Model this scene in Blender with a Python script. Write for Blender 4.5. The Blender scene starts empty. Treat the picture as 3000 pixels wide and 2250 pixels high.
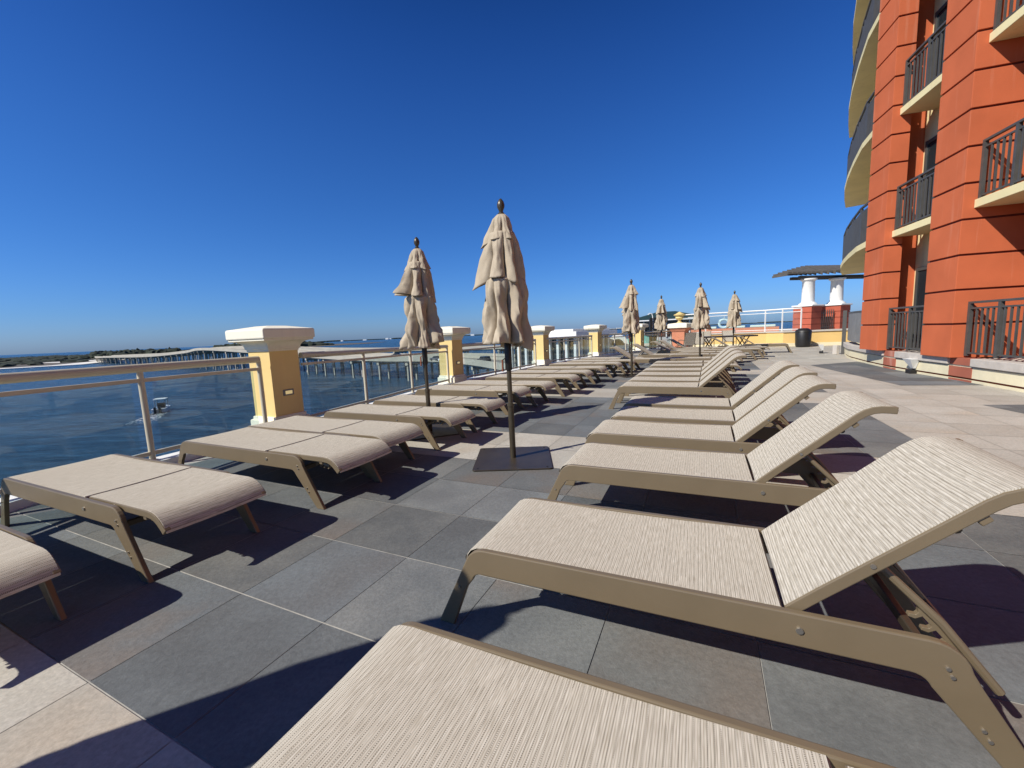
import bpy, bmesh, math, random
from mathutils import Vector, Matrix, noise
R = math.radians
random.seed(7)
S = bpy.context.scene
COL = S.collection

# ------------------------------------------------------------------ camera
cam = bpy.data.cameras.new("camera"); camo = bpy.data.objects.new("camera", cam); COL.objects.link(camo)
FPX, HC, SL, EYE = 1210.0, 976.0, -0.043, 1.317
roll = math.atan(-SL); pitch = math.atan((1125 - HC) * math.cos(roll) / FPX)
Fw = Vector((0, math.cos(pitch), -math.sin(pitch))); U0 = Vector((0, math.sin(pitch), math.cos(pitch))); R0v = Vector((1, 0, 0))
Rv = R0v * math.cos(roll) - U0 * math.sin(roll); Uv = U0 * math.cos(roll) + R0v * math.sin(roll)
M = Matrix((Rv, Uv, -Fw)).transposed().to_4x4(); M.translation = Vector((0, 0, EYE))
camo.matrix_world = M
cam.sensor_fit = 'HORIZONTAL'; cam.sensor_width = 36; cam.lens = 36 * FPX / 3000
cam.clip_start = 0.05; cam.clip_end = 80000
S.camera = camo

# ------------------------------------------------------------------ light
SUN_EL, SUN_AZ = R(39.8), R(209)          # azimuth of the sun seen from the terrace, measured from +x
sd = Vector((math.cos(SUN_AZ) * math.cos(SUN_EL), math.sin(SUN_AZ) * math.cos(SUN_EL), math.sin(SUN_EL)))
sl = bpy.data.lights.new("sun", 'SUN'); sl.energy = 5.0; sl.angle = R(0.53); sl.color = (1.0, 0.955, 0.89)
so = bpy.data.objects.new("sun", sl); COL.objects.link(so)
so.rotation_euler = (-sd).to_track_quat('-Z', 'Y').to_euler(); so.location = sd * 50
W = bpy.data.worlds.new("World"); S.world = W; W.use_nodes = True
nt = W.node_tree; nt.nodes.clear()
sk = nt.nodes.new('ShaderNodeTexSky'); sk.sky_type = 'NISHITA'; sk.sun_disc = False
sk.sun_elevation = SUN_EL; sk.sun_rotation = math.atan2(sd.x, sd.y) % (2 * math.pi)
sk.altitude = 0; sk.air_density = 1.0; sk.dust_density = 0.7; sk.ozone_density = 4.0
hs = nt.nodes.new('ShaderNodeHueSaturation'); hs.inputs['Saturation'].default_value = 1.1; hs.inputs['Value'].default_value = 1.0
bg = nt.nodes.new('ShaderNodeBackground'); bg.inputs['Strength'].default_value = 0.052
wo = nt.nodes.new('ShaderNodeOutputWorld')
tint = nt.nodes.new('ShaderNodeMix'); tint.data_type = 'RGBA'; tint.blend_type = 'MULTIPLY'; tint.inputs[0].default_value = 1.0
hs.inputs['Value'].default_value = 3.2
gtc = nt.nodes.new('ShaderNodeTexCoord'); gsp = nt.nodes.new('ShaderNodeSeparateXYZ'); nt.links.new(gtc.outputs['Generated'], gsp.inputs[0])
gr = nt.nodes.new('ShaderNodeValToRGB'); gr.color_ramp.interpolation = 'B_SPLINE'; ge_ = gr.color_ramp.elements
for k_ in range(5): ge_.new(0.5)
for e_, (p_, c_) in zip(ge_, [(0.0, (1.02, 1.48, 2.75)), (0.06, (.72, 1.26, 2.30)), (0.20, (.58, 1.20, 2.10)), (0.36, (.54, 1.17, 2.10)), (0.50, (.42, 1.00, 1.98)), (0.63, (.24, .72, 1.55)), (1.0, (.05, .14, .28))]):
    e_.position = p_; e_.color = (c_[0] / 3.2, c_[1] / 3.2, c_[2] / 3.2, 1)      # clean winter blue, paler towards the horizon
nt.links.new(gsp.outputs[2], gr.inputs[0]); nt.links.new(gr.outputs[0], tint.inputs[7])
nt.links.new(sk.outputs[0], hs.inputs['Color']); nt.links.new(hs.outputs[0], tint.inputs[6]); nt.links.new(tint.outputs[2], bg.inputs[0]); nt.links.new(bg.outputs[0], wo.inputs[0])
S.view_settings.view_transform = 'Standard'; S.view_settings.look = 'None'
S.view_settings.exposure = 0.15; S.view_settings.gamma = 1.0
S.render.engine = 'CYCLES'; S.cycles.max_bounces = 8; S.cycles.transparent_max_bounces = 24
S.cycles.caustics_reflective = False; S.cycles.caustics_refractive = False

# ------------------------------------------------------------------ materials
def nmat(name):
    m = bpy.data.materials.new(name); m.use_nodes = True
    t = m.node_tree; b = t.nodes['Principled BSDF']
    return m, t, b
def N(t, kind, **kw):
    n = t.nodes.new(kind)
    for k, v in kw.items():
        if k in n.inputs: n.inputs[k].default_value = v
        else: setattr(n, k, v)
    return n
def L(t, a, b): t.links.new(a, b)
def coords(t, scale=(1, 1, 1), kind='Object', rot=(0, 0, 0)):
    tc = t.nodes.new('ShaderNodeTexCoord'); mp = t.nodes.new('ShaderNodeMapping')
    mp.inputs['Scale'].default_value = scale; mp.inputs['Rotation'].default_value = rot
    L(t, tc.outputs[kind], mp.inputs[0]); return mp.outputs[0]
def ramp(t, src, stops):
    r = t.nodes.new('ShaderNodeValToRGB'); e = r.color_ramp.elements
    while len(e) < len(stops): e.new(0.5)
    for i, (p, c) in enumerate(stops):
        e[i].position = p; e[i].color = (c[0], c[1], c[2], 1) if len(c) == 3 else c
    L(t, src, r.inputs[0]); return r.outputs[0]
def mix(t, fac, a, b, mode='MIX'):
    m = t.nodes.new('ShaderNodeMix'); m.data_type = 'RGBA'; m.blend_type = mode
    for sock, v in ((m.inputs[0], fac), (m.inputs[6], a), (m.inputs[7], b)):
        if hasattr(v, 'is_linked') or hasattr(v, 'links'): L(t, v, sock)
        elif isinstance(v, (int, float)): sock.default_value = v
        else: sock.default_value = (v[0], v[1], v[2], 1)
    return m.outputs[2]
def bump(t, b, h, strength=0.3, dist=0.01):
    n = N(t, 'ShaderNodeBump'); n.inputs['Strength'].default_value = strength; n.inputs['Distance'].default_value = dist
    L(t, h, n.inputs['Height']); L(t, n.outputs[0], b.inputs['Normal'])
def paint(name, col, rough=0.5, var=0.12, scale=6, metal=0.0, bmp=0.0, bscale=80, spec=0.5):
    m, t, b = nmat(name)
    c = coords(t)
    n1 = N(t, 'ShaderNodeTexNoise', Scale=scale, Detail=6.0, Roughness=0.6); L(t, c, n1.inputs[0])
    lo = [x * (1 - var) for x in col]; hi = [min(1, x * (1 + var)) for x in col]
    L(t, ramp(t, n1.outputs[0], [(0.3, lo), (0.7, hi)]), b.inputs['Base Color'])
    b.inputs['Roughness'].default_value = rough; b.inputs['Metallic'].default_value = metal
    b.inputs['Specular IOR Level'].default_value = spec
    if bmp:
        n2 = N(t, 'ShaderNodeTexNoise', Scale=bscale, Detail=4.0); L(t, c, n2.inputs[0]); bump(t, b, n2.outputs[0], bmp, 0.004)
    return m

FRAME = paint('taupe_powder_coat', (0.195, 0.148, 0.088), 0.38, 0.07, 3, 0.15, 0.08, 260)
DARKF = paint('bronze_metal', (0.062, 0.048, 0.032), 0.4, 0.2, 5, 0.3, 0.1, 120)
POLE = paint('bronze_pole', (0.075, 0.06, 0.038), 0.34, 0.15, 6, 0.35)
SCREW = paint('steel_screw', (0.45, 0.42, 0.36), 0.3, 0.1, 10, 0.8)
RUBBER = paint('black_plastic', (0.015, 0.014, 0.013), 0.45, 0.2)
RAILM = paint('cream_rail_paint', (0.60, 0.54, 0.39), 0.3, 0.05, 2)
WHITEP = paint('white_paint', (0.8, 0.79, 0.74), 0.55, 0.05, 2)
CREAM = paint('cream_render', (0.74, 0.66, 0.44), 0.85, 0.08, 3, 0, 0.35, 90)
COPING = paint('stone_coping', (0.52, 0.47, 0.40), 0.85, 0.1, 8, 0, 0.2, 60)
LAMPG = None
BROWN = paint('leather_brown', (0.22, 0.07, 0.03), 0.6, 0.2)
IRON = paint('dark_grey_railing', (0.075, 0.072, 0.065), 0.5, 0.15, 5)
GALV = paint('galvanised_grey', (0.2, 0.2, 0.19), 0.55, 0.15, 5)
CONC = paint('bridge_concrete', (0.40, 0.37, 0.30), 0.9, 0.12, 0.2)
ROADM = paint('bridge_road', (0.24, 0.22, 0.185), 0.9, 0.12, 0.15)
SAND = paint('pale_sand', (0.78, 0.74, 0.66), 0.95, 0.12, 0.02)
DUNE = paint('dune_scrub', (0.10, 0.085, 0.065), 0.95, 0.5, 0.02)
GREENR = paint('green_metal_roof', (0.022, 0.048, 0.038), 0.5, 0.15, 1)
TERRA = paint('terracotta_render', (0.56, 0.22, 0.12), 0.85, 0.08, 4, 0, 0.2, 80)
REDP = paint('red_pedestal_render', (0.42, 0.095, 0.05), 0.85, 0.1, 4, 0, 0.2, 80)
URNM = paint('yellow_urn', (0.72, 0.55, 0.22), 0.7, 0.08, 4)
WOODG = paint('weathered_pergola', (0.10, 0.09, 0.075), 0.85, 0.2, 3)
TABLEM = paint('dark_table', (0.03, 0.022, 0.018), 0.45, 0.2, 3)
CARB = paint('black_car_paint', (0.02, 0.02, 0.022), 0.2, 0.1)
CARW = paint('white_car_paint', (0.75, 0.75, 0.75), 0.25, 0.03)
CARG = paint('grey_car_paint', (0.12, 0.12, 0.13), 0.25, 0.1)
DGLASS = paint('dark_glass', (0.02, 0.028, 0.032), 0.08, 0.1, 2)
TEAL = paint('teal_canvas', (0.16, 0.42, 0.34), 0.8, 0.1, 2)
RINGM = paint('pale_ring', (0.62, 0.74, 0.76), 0.5, 0.08, 4)
HULL = paint('boat_hull', (0.82, 0.82, 0.8), 0.3, 0.04, 1)
SHUT = paint('pale_wall', (0.55, 0.55, 0.52), 0.8, 0.08, 1)

def stained(name, col, stain, amt=0.5, warmvar=0.06):
    """Render with vertical rain streaks."""
    m, t, b = nmat(name)
    c = coords(t, (3, 3, 0.18)); n = N(t, 'ShaderNodeTexNoise', Scale=1.6, Detail=7.0, Roughness=0.65); L(t, c, n.inputs[0])
    c2 = coords(t); n2 = N(t, 'ShaderNodeTexNoise', Scale=1.3, Detail=5.0); L(t, c2, n2.inputs[0])
    base = ramp(t, n2.outputs[0], [(0.3, [x * (1 - warmvar) for x in col]), (0.7, [x * (1 + warmvar) for x in col])])
    k = ramp(t, n.outputs[0], [(0.56, (0, 0, 0)), (0.76, (amt, amt, amt))])
    L(t, mix(t, k, base, stain), b.inputs['Base Color'])
    b.inputs['Roughness'].default_value = 0.92; b.inputs['Specular IOR Level'].default_value = 0.2
    n3 = N(t, 'ShaderNodeTexNoise', Scale=70.0, Detail=3.0); L(t, c2, n3.inputs[0]); bump(t, b, n3.outputs[0], 0.3, 0.006)
    return m
ORANGE = stained('orange_stucco', (0.53, 0.130, 0.052), (0.66, 0.29, 0.18), 0.5, 0.10)
CAPM = stained('cap_plaster', (0.86, 0.80, 0.63), (0.56, 0.50, 0.36), 0.4, 0.04)
ORANGEW = stained('washed_red_stucco', (0.40, 0.13, 0.08), (0.66, 0.42, 0.33), 1.0, 0.15)
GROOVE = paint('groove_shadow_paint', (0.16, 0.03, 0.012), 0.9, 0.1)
YELLOW = stained('yellow_stucco', (0.74, 0.50, 0.19), (0.70, 0.52, 0.26), 0.3, 0.05)
YELLOWP = stained('pillar_yellow_stucco', (0.82, 0.60, 0.25), (0.72, 0.50, 0.23), 0.4, 0.07)
SLABM = stained('cream_slab', (0.78, 0.67, 0.37), (0.5, 0.40, 0.22), 0.5)

def sling_mat():
    m, t, b = nmat('woven_sling')
    c1 = coords(t, (270, 16, 0)); a = N(t, 'ShaderNodeTexNoise', Scale=1.0, Detail=3.0, Roughness=0.6); L(t, c1, a.inputs[0])
    c2 = coords(t, (210, 0.6, 0)); d = N(t, 'ShaderNodeTexNoise', Scale=1.0, Detail=4.0, Roughness=0.65); L(t, c2, d.inputs[0])
    # ladder dots of the weave: short dark stitches along the width on some threads
    c3 = coords(t, (1, 1, 1)); sx = N(t, 'ShaderNodeSeparateXYZ'); L(t, c3, sx.inputs[0])
    wy = N(t, 'ShaderNodeMath', operation='MULTIPLY'); L(t, sx.outputs[1], wy.inputs[0]); wy.inputs[1].default_value = 1250
    sy = N(t, 'ShaderNodeMath', operation='SINE'); L(t, wy.outputs[0], sy.inputs[0])
    wx = N(t, 'ShaderNodeMath', operation='MULTIPLY'); L(t, sx.outputs[0], wx.inputs[0]); wx.inputs[1].default_value = 430
    sxn = N(t, 'ShaderNodeMath', operation='SINE'); L(t, wx.outputs[0], sxn.inputs[0])
    g1 = N(t, 'ShaderNodeMath', operation='GREATER_THAN'); L(t, sy.outputs[0], g1.inputs[0]); g1.inputs[1].default_value = 0.2
    g2 = N(t, 'ShaderNodeMath', operation='GREATER_THAN'); L(t, sxn.outputs[0], g2.inputs[0]); g2.inputs[1].default_value = 0.76
    gg = N(t, 'ShaderNodeMath', operation='MULTIPLY'); L(t, g1.outputs[0], gg.inputs[0]); L(t, g2.outputs[0], gg.inputs[1])
    c4 = coords(t, (26, 5, 0)); e = N(t, 'ShaderNodeTexNoise', Scale=1.0, Detail=2.0); L(t, c4, e.inputs[0])
    ge = N(t, 'ShaderNodeMath', operation='GREATER_THAN'); L(t, e.outputs[0], ge.inputs[0]); ge.inputs[1].default_value = 0.36
    dots = N(t, 'ShaderNodeMath', operation='MULTIPLY'); L(t, gg.outputs[0], dots.inputs[0]); L(t, ge.outputs[0], dots.inputs[1])
    A = ramp(t, a.outputs[0], [(0.30, (0.39, 0.345, 0.265)), (0.45, (0.50, 0.45, 0.36)), (0.55, (0.55, 0.50, 0.405)), (0.70, (0.63, 0.58, 0.48))])
    D = ramp(t, d.outputs[0], [(0.36, (0.93, 0.92, 0.90)), (0.5, (1.0, 1.0, 1.0)), (0.68, (1.05, 1.05, 1.05))])
    base = mix(t, 1.0, A, D, 'MULTIPLY')
    lx = N(t, 'ShaderNodeMath', operation='MULTIPLY_ADD'); L(t, sx.outputs[0], lx.inputs[0]); lx.inputs[1].default_value = 980
    ln = N(t, 'ShaderNodeMath', operation='MULTIPLY'); L(t, e.outputs[0], ln.inputs[0]); ln.inputs[1].default_value = 5.0; L(t, ln.outputs[0], lx.inputs[2])
    ls = N(t, 'ShaderNodeMath', operation='SINE'); L(t, lx.outputs[0], ls.inputs[0])
    lr = ramp(t, ls.outputs[0], [(0.25, (1.06, 1.06, 1.06)), (0.9, (0.74, 0.72, 0.69))])
    base = mix(t, 1.0, base, lr, 'MULTIPLY')
    df = N(t, 'ShaderNodeMath', operation='MULTIPLY'); L(t, dots.outputs[0], df.inputs[0]); df.inputs[1].default_value = 0.75
    L(t, mix(t, df.outputs[0], base, (0.10, 0.085, 0.065)), b.inputs['Base Color'])
    b.inputs['Roughness'].default_value = 0.9; b.inputs['Specular IOR Level'].default_value = 0.1
    bump(t, b, a.outputs[0], 0.35, 0.002)
    return m
SLING = sling_mat()
def cloth_mat():
    m, t, b = nmat('umbrella_canvas')
    c = coords(t); n = N(t, 'ShaderNodeTexNoise', Scale=5.0, Detail=6.0, Roughness=0.65); L(t, c, n.inputs[0])
    L(t, ramp(t, n.outputs[0], [(0.25, (0.37, 0.305, 0.215)), (0.75, (0.50, 0.42, 0.305))]), b.inputs['Base Color'])
    b.inputs['Roughness'].default_value = 0.95; b.inputs['Specular IOR Level'].default_value = 0.1
    c2 = coords(t); n2 = N(t, 'ShaderNodeTexNoise', Scale=22.0, Detail=5.0); L(t, c2, n2.inputs[0]); bump(t, b, n2.outputs[0], 0.25, 0.012)
    return m
CANVAS = cloth_mat()
def tile_mat(name, ca, cb, cc, rust, bs=0.35, lo=0.72, hi=1.16):
    m, t, b = nmat(name)
    at = N(t, 'ShaderNodeAttribute', attribute_name='tone'); at.attribute_type = 'GEOMETRY'
    sp = N(t, 'ShaderNodeSeparateColor'); L(t, at.outputs['Color'], sp.inputs[0])
    tc = t.nodes.new('ShaderNodeTexCoord')
    off = N(t, 'ShaderNodeVectorMath', operation='MULTIPLY_ADD'); L(t, at.outputs['Color'], off.inputs[0]); off.inputs[1].default_value = (40, 40, 9)
    L(t, tc.outputs['Object'], off.inputs[2])
    n1 = N(t, 'ShaderNodeTexNoise', Scale=2.2, Detail=8.0, Roughness=0.6); L(t, off.outputs[0], n1.inputs[0])
    n2 = N(t, 'ShaderNodeTexNoise', Scale=48.0, Detail=8.0, Roughness=0.75); L(t, off.outputs[0], n2.inputs[0])
    n3 = N(t, 'ShaderNodeTexNoise', Scale=1.1, Detail=5.0, Roughness=0.55); L(t, off.outputs[0], n3.inputs[0])
    col = mix(t, sp.outputs[0], ca, cb)
    col = mix(t, ramp(t, n1.outputs[0], [(0.38, (0, 0, 0)), (0.66, (0.8, 0.8, 0.8))]), col, cc)
    rk = N(t, 'ShaderNodeMath', operation='MULTIPLY'); L(t, ramp(t, n3.outputs[0], [(0.48, (0, 0, 0)), (0.70, (0.75, 0.75, 0.75))]), rk.inputs[0]); L(t, sp.outputs[1], rk.inputs[1])
    col = mix(t, rk.outputs[0], col, rust)
    fine = ramp(t, n2.outputs[0], [(0.3, (0.78, 0.78, 0.78)), (0.5, (0.98, 0.98, 0.98)), (0.72, (1.22, 1.22, 1.22))])
    col = mix(t, 1.0, col, fine, 'MULTIPLY')
    # per tile brightness
    br = N(t, 'ShaderNodeMapRange'); L(t, sp.outputs[2], br.inputs[0]); br.inputs[3].default_value = lo; br.inputs[4].default_value = hi
    cmb = N(t, 'ShaderNodeCombineColor'); [L(t, br.outputs[0], cmb.inputs[i]) for i in range(3)]
    L(t, mix(t, 1.0, col, cmb.outputs[0], 'MULTIPLY'), b.inputs['Base Color'])
    b.inputs['Roughness'].default_value = 0.72; b.inputs['Specular IOR Level'].default_value = 0.18
    add = N(t, 'ShaderNodeMath', operation='ADD'); L(t, n1.outputs[0], add.inputs[0]); L(t, n2.outputs[0], add.inputs[1])
    bump(t, b, add.outputs[0], bs, 0.012)
    return m
SLATE = tile_mat('slate_tile', (0.165, 0.180, 0.182), (0.205, 0.205, 0.188), (0.122, 0.130, 0.130), (0.25, 0.200, 0.155))
TRAV = tile_mat('pale_stone_tile', (0.44, 0.41, 0.345), (0.49, 0.46, 0.39), (0.39, 0.355, 0.29), (0.50, 0.42, 0.32), 0.2, 0.9, 1.08)
GROUT = paint('grout', (0.42, 0.40, 0.36), 0.95, 0.25, 12)
def sea_mat():
    m, t, b = nmat('sea_water')
    c = coords(t)
    n0 = N(t, 'ShaderNodeTexNoise', Scale=0.012, Detail=4.0); L(t, c, n0.inputs[0])
    c1 = coords(t, (0.10, 0.45, 1), rot=(0, 0, R(12))); n1 = N(t, 'ShaderNodeTexNoise', Scale=1.0, Detail=9.0, Roughness=0.62); L(t, c1, n1.inputs[0])
    c2 = coords(t, (0.006, 0.03, 1), rot=(0, 0, R(-10))); n2 = N(t, 'ShaderNodeTexNoise', Scale=1.0, Detail=4.0); L(t, c2, n2.inputs[0])
    base = ramp(t, n0.outputs[0], [(0.3, (0.003, 0.012, 0.030)), (0.55, (0.006, 0.026, 0.055)), (0.75, (0.012, 0.036, 0.046))])
    c3 = coords(t, (0.35, 1.6, 1), rot=(0, 0, R(8))); n3 = N(t, 'ShaderNodeTexNoise', Scale=1.0, Detail=6.0, Roughness=0.7); L(t, c3, n3.inputs[0])
    av = N(t, 'ShaderNodeMath', operation='ADD'); L(t, n1.outputs[0], av.inputs[0]); L(t, n3.outputs[0], av.inputs[1])
    hv = N(t, 'ShaderNodeMath', operation='MULTIPLY'); L(t, av.outputs[0], hv.inputs[0]); hv.inputs[1].default_value = 0.5
    k = ramp(t, hv.outputs[0], [(0.42, (0, 0, 0)), (0.60, (1, 1, 1))])
    L(t, mix(t, k, base, (0.055, 0.15, 0.25)), b.inputs['Base Color'])
    b.inputs['Roughness'].default_value = 0.24; b.inputs['IOR'].default_value = 1.33; b.inputs['Specular IOR Level'].default_value = 0.35
    add = N(t, 'ShaderNodeMath', operation='ADD'); L(t, av.outputs[0], add.inputs[0]); L(t, n2.outputs[0], add.inputs[1])
    bump(t, b, add.outputs[0], 1.0, 1.8)
    return m
SEA = sea_mat()
def glass_mat():
    m = bpy.data.materials.new('rail_glass'); m.use_nodes = True; t = m.node_tree; t.nodes.clear()
    o = t.nodes.new('ShaderNodeOutputMaterial'); tr = N(t, 'ShaderNodeBsdfTransparent'); tr.inputs[0].default_value = (0.86, 0.93, 0.93, 1)
    gl = N(t, 'ShaderNodeBsdfGlossy'); gl.inputs['Roughness'].default_value = 0.02; gl.inputs[0].default_value = (0.9, 0.95, 0.95, 1)
    di = N(t, 'ShaderNodeBsdfDiffuse'); di.inputs[0].default_value = (0.5, 0.55, 0.55, 1)
    lw = N(t, 'ShaderNodeLayerWeight'); lw.inputs['Blend'].default_value = 0.5
    pw_ = N(t, 'ShaderNodeMath', operation='POWER'); L(t, lw.outputs['Facing'], pw_.inputs[0]); pw_.inputs[1].default_value = 4.0
    fr = N(t, 'ShaderNodeMapRange'); L(t, pw_.outputs[0], fr.inputs[0]); fr.inputs[3].default_value = 0.035; fr.inputs[4].default_value = 0.75
    c = coords(t); n = N(t, 'ShaderNodeTexNoise', Scale=3.0, Detail=5.0); L(t, c, n.inputs[0])
    dk = N(t, 'ShaderNodeMapRange'); L(t, n.outputs[0], dk.inputs[0]); dk.inputs[1].default_value = 0.35; dk.inputs[2].default_value = 0.75; dk.inputs[3].default_value = 0.015; dk.inputs[4].default_value = 0.06
    m1 = N(t, 'ShaderNodeMixShader'); L(t, fr.outputs[0], m1.inputs[0]); L(t, tr.outputs[0], m1.inputs[1]); L(t, gl.outputs[0], m1.inputs[2])
    m2 = N(t, 'ShaderNodeMixShader'); L(t, dk.outputs[0], m2.inputs[0]); L(t, m1.outputs[0], m2.inputs[1]); L(t, di.outputs[0], m2.inputs[2])
    L(t, m2.outputs[0], o.inputs[0]); return m
GLASS = glass_mat()
LENS = paint('lamp_lens', (0.80, 0.68, 0.36), 0.3, 0.05)
LENS.node_tree.nodes['Principled BSDF'].inputs['Emission Color'].default_value = (1, .78, .35, 1); LENS.node_tree.nodes['Principled BSDF'].inputs['Emission Strength'].default_value = 0.35
LEAF = paint('coastal_foliage', (0.022, 0.030, 0.016), 0.95, 0.5, 0.03)
FOAM = paint('wake_foam', (0.6, 0.66, 0.68), 0.8, 0.2, 0.4)

# ------------------------------------------------------------------ mesh helpers
class MB:
    def __init__(s): s.v = []; s.f = []
    def add(s, vs, fs, mtx=None):
        o = len(s.v)
        for v in vs:
            v = Vector(v)
            s.v.append(mtx @ v if mtx is not None else v)
        for f in fs: s.f.append([i + o for i in f])
        return s
    def box(s, a, b, mtx=None):
        (x0, y0, z0), (x1, y1, z1) = a, b
        return s.add([(x0, y0, z0), (x1, y0, z0), (x1, y1, z0), (x0, y1, z0), (x0, y0, z1), (x1, y0, z1), (x1, y1, z1), (x0, y1, z1)],
                     [(0, 3, 2, 1), (4, 5, 6, 7), (0, 1, 5, 4), (1, 2, 6, 5), (2, 3, 7, 6), (3, 0, 4, 7)], mtx)
    def prism(s, poly, z0, z1, mtx=None):
        """poly of (x,y), counter-clockwise, from z0 to z1"""
        n = len(poly)
        vs = [(x, y, z0) for x, y in poly] + [(x, y, z1) for x, y in poly]
        fs = [list(range(n))[::-1], list(range(n, 2 * n))] + [(i, (i + 1) % n, n + (i + 1) % n, n + i) for i in range(n)]
        return s.add(vs, fs, mtx)
    def slab_xz(s, poly, y0, y1, mtx=None):
        n = len(poly)
        vs = [(x, y0, z) for x, z in poly] + [(x, y1, z) for x, z in poly]
        fs = [list(range(n)), list(range(n, 2 * n))[::-1]] + [(i, n + i, n + (i + 1) % n, (i + 1) % n) for i in range(n)]
        return s.add(vs, fs, mtx)
    def tube(s, pts, r, n=10, caps=True, mtx=None, rr=None, flat=1.0):
        pts = [Vector(p) for p in pts]; rings = []; vs = []; fs = []
        up = Vector((0, 0, 1))
        for i, p in enumerate(pts):
            d = (pts[min(i + 1, len(pts) - 1)] - pts[max(i - 1, 0)]).normalized()
            ref = up if abs(d.dot(up)) < 0.95 else Vector((1, 0, 0))
            a = d.cross(ref).normalized(); b = a.cross(d).normalized()
            q = rr[i] if rr else r
            for k in range(n):
                th = 2 * math.pi * k / n
                vs.append(p + a * math.cos(th) * q + b * math.sin(th) * q * flat)
        for i in range(len(pts) - 1):
            for k in range(n):
                a0 = i * n + k; a1 = i * n + (k + 1) % n
                fs.append((a0, a1, a1 + n, a0 + n))
        if caps: fs.append(list(range(n))[::-1]); fs.append([(len(pts) - 1) * n + k for k in range(n)])
        return s.add(vs, fs, mtx)
    def lathe(s, prof, n=24, mtx=None):
        vs = []; fs = []
        for r, z in prof:
            for k in range(n):
                th = 2 * math.pi * k / n; vs.append((r * math.cos(th), r * math.sin(th), z))
        for i in range(len(prof) - 1):
            for k in range(n):
                a0 = i * n + k; a1 = i * n + (k + 1) % n
                fs.append((a0, a1, a1 + n, a0 + n))
        fs.append(list(range(n))[::-1]); fs.append([(len(prof) - 1) * n + k for k in range(n)])
        return s.add(vs, fs, mtx)
    def build(s, name, mat, parent=None, smooth=False, bevel=0, loc=None, rot=None, weld=False):
        me = bpy.data.meshes.new(name); me.from_pydata([tuple(v) for v in s.v], [], s.f); me.update()
        bm = bmesh.new(); bm.from_mesh(me); bmesh.ops.recalc_face_normals(bm, faces=bm.faces)
        if smooth:
            for f in bm.faces: f.smooth = True
            for e in bm.edges:
                if len(e.link_faces) == 2 and e.calc_face_angle(0) > R(42): e.smooth = False
        bm.to_mesh(me); bm.free()
        me.materials.append(mat)
        o = bpy.data.objects.new(name, me); COL.objects.link(o)
        if parent: o.parent = parent
        if loc: o.location = loc
        if rot: o.rotation_euler = rot
        if bevel:
            m = o.modifiers.new('bevel', 'BEVEL'); m.width = bevel; m.segments = 2; m.limit_method = 'ANGLE'; m.angle_limit = R(35)
        return o
def tag(o, label=None, cat=None, group=None, kind=None):
    if label: o['label'] = label
    if cat: o['category'] = cat
    if group: o['group'] = group
    if kind: o['kind'] = kind
    return o
def empty(name, loc, rz=0, label=None, cat=None, group=None, sc=1.0):
    o = bpy.data.objects.new(name, None); COL.objects.link(o); o.location = loc; o.rotation_euler = (0, 0, rz); o.scale = (sc, sc, sc)
    o.empty_display_size = 0.2
    return tag(o, label, cat, group)
def copy_tree(o, parent=None):
    c = o.copy(); COL.objects.link(c)
    if parent: c.parent = parent
    for ch in list(o.children): copy_tree(ch, c)
    return c
def place(proto, used, loc, rz, label, cat=None, group=None, sc=1.0):
    o = proto if not used[0] else copy_tree(proto)
    used[0] = True
    o.location = loc; o.rotation_euler = (0, 0, rz); o.scale = (sc, sc, sc)
    tag(o, label, cat, group); return o
def arc(cx, cy, r, a0, a1, n=6):
    return [(cx + r * math.cos(R(a0 + (a1 - a0) * i / n)), cy + r * math.sin(R(a0 + (a1 - a0) * i / n))) for i in range(n + 1)]

# ================================================================== SETTING
WZ = -13.7
MB().add([(-60000, -3000, WZ), (60000, -3000, WZ), (60000, 70000, WZ), (-60000, 70000, WZ)], [(0, 1, 2, 3)]).build('sea', SEA)
tag(bpy.data.objects['sea'], kind='structure')

# --- deck tiles -------------------------------------------------------
GA = R(64.8); GO = Vector((-1.49, 2.06)); T = 0.6096
def g2w(i, j):
    return (GO.x + T * (i * math.sin(GA) + j * math.cos(GA)), GO.y + T * (-i * math.cos(GA) + j * math.sin(GA)))
FENCE = [(-5.05, -7.0), (-4.86, 1.0), (-4.39, 3.56), (-4.06, 4.52), (-3.53, 5.79), (-3.24, 6.33), (-2.76, 7.74), (-2.27, 9.35), (-1.68, 10.95),
         (1.0, 15.7), (3.95, 19.6), (7.0, 22.8), (10.2, 25.3)]
FX = sorted([(y, x) for x, y in FENCE])
def fence_x(y):
    if y <= FX[0][0]: return FX[0][1]
    for (y0, x0), (y1, x1) in zip(FX, FX[1:]):
        if y <= y1: return x0 + (x1 - x0) * (y - y0) / (y1 - y0)
    return 99
def inpoly(p, poly):
    c = False; n = len(poly)
    for a in range(n):
        (x0, y0), (x1, y1) = poly[a], poly[a - 1]
        if (y0 > p[1]) != (y1 > p[1]) and p[0] < (x1 - x0) * (p[1] - y0) / (y1 - y0) + x0: c = not c
    return c
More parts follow.
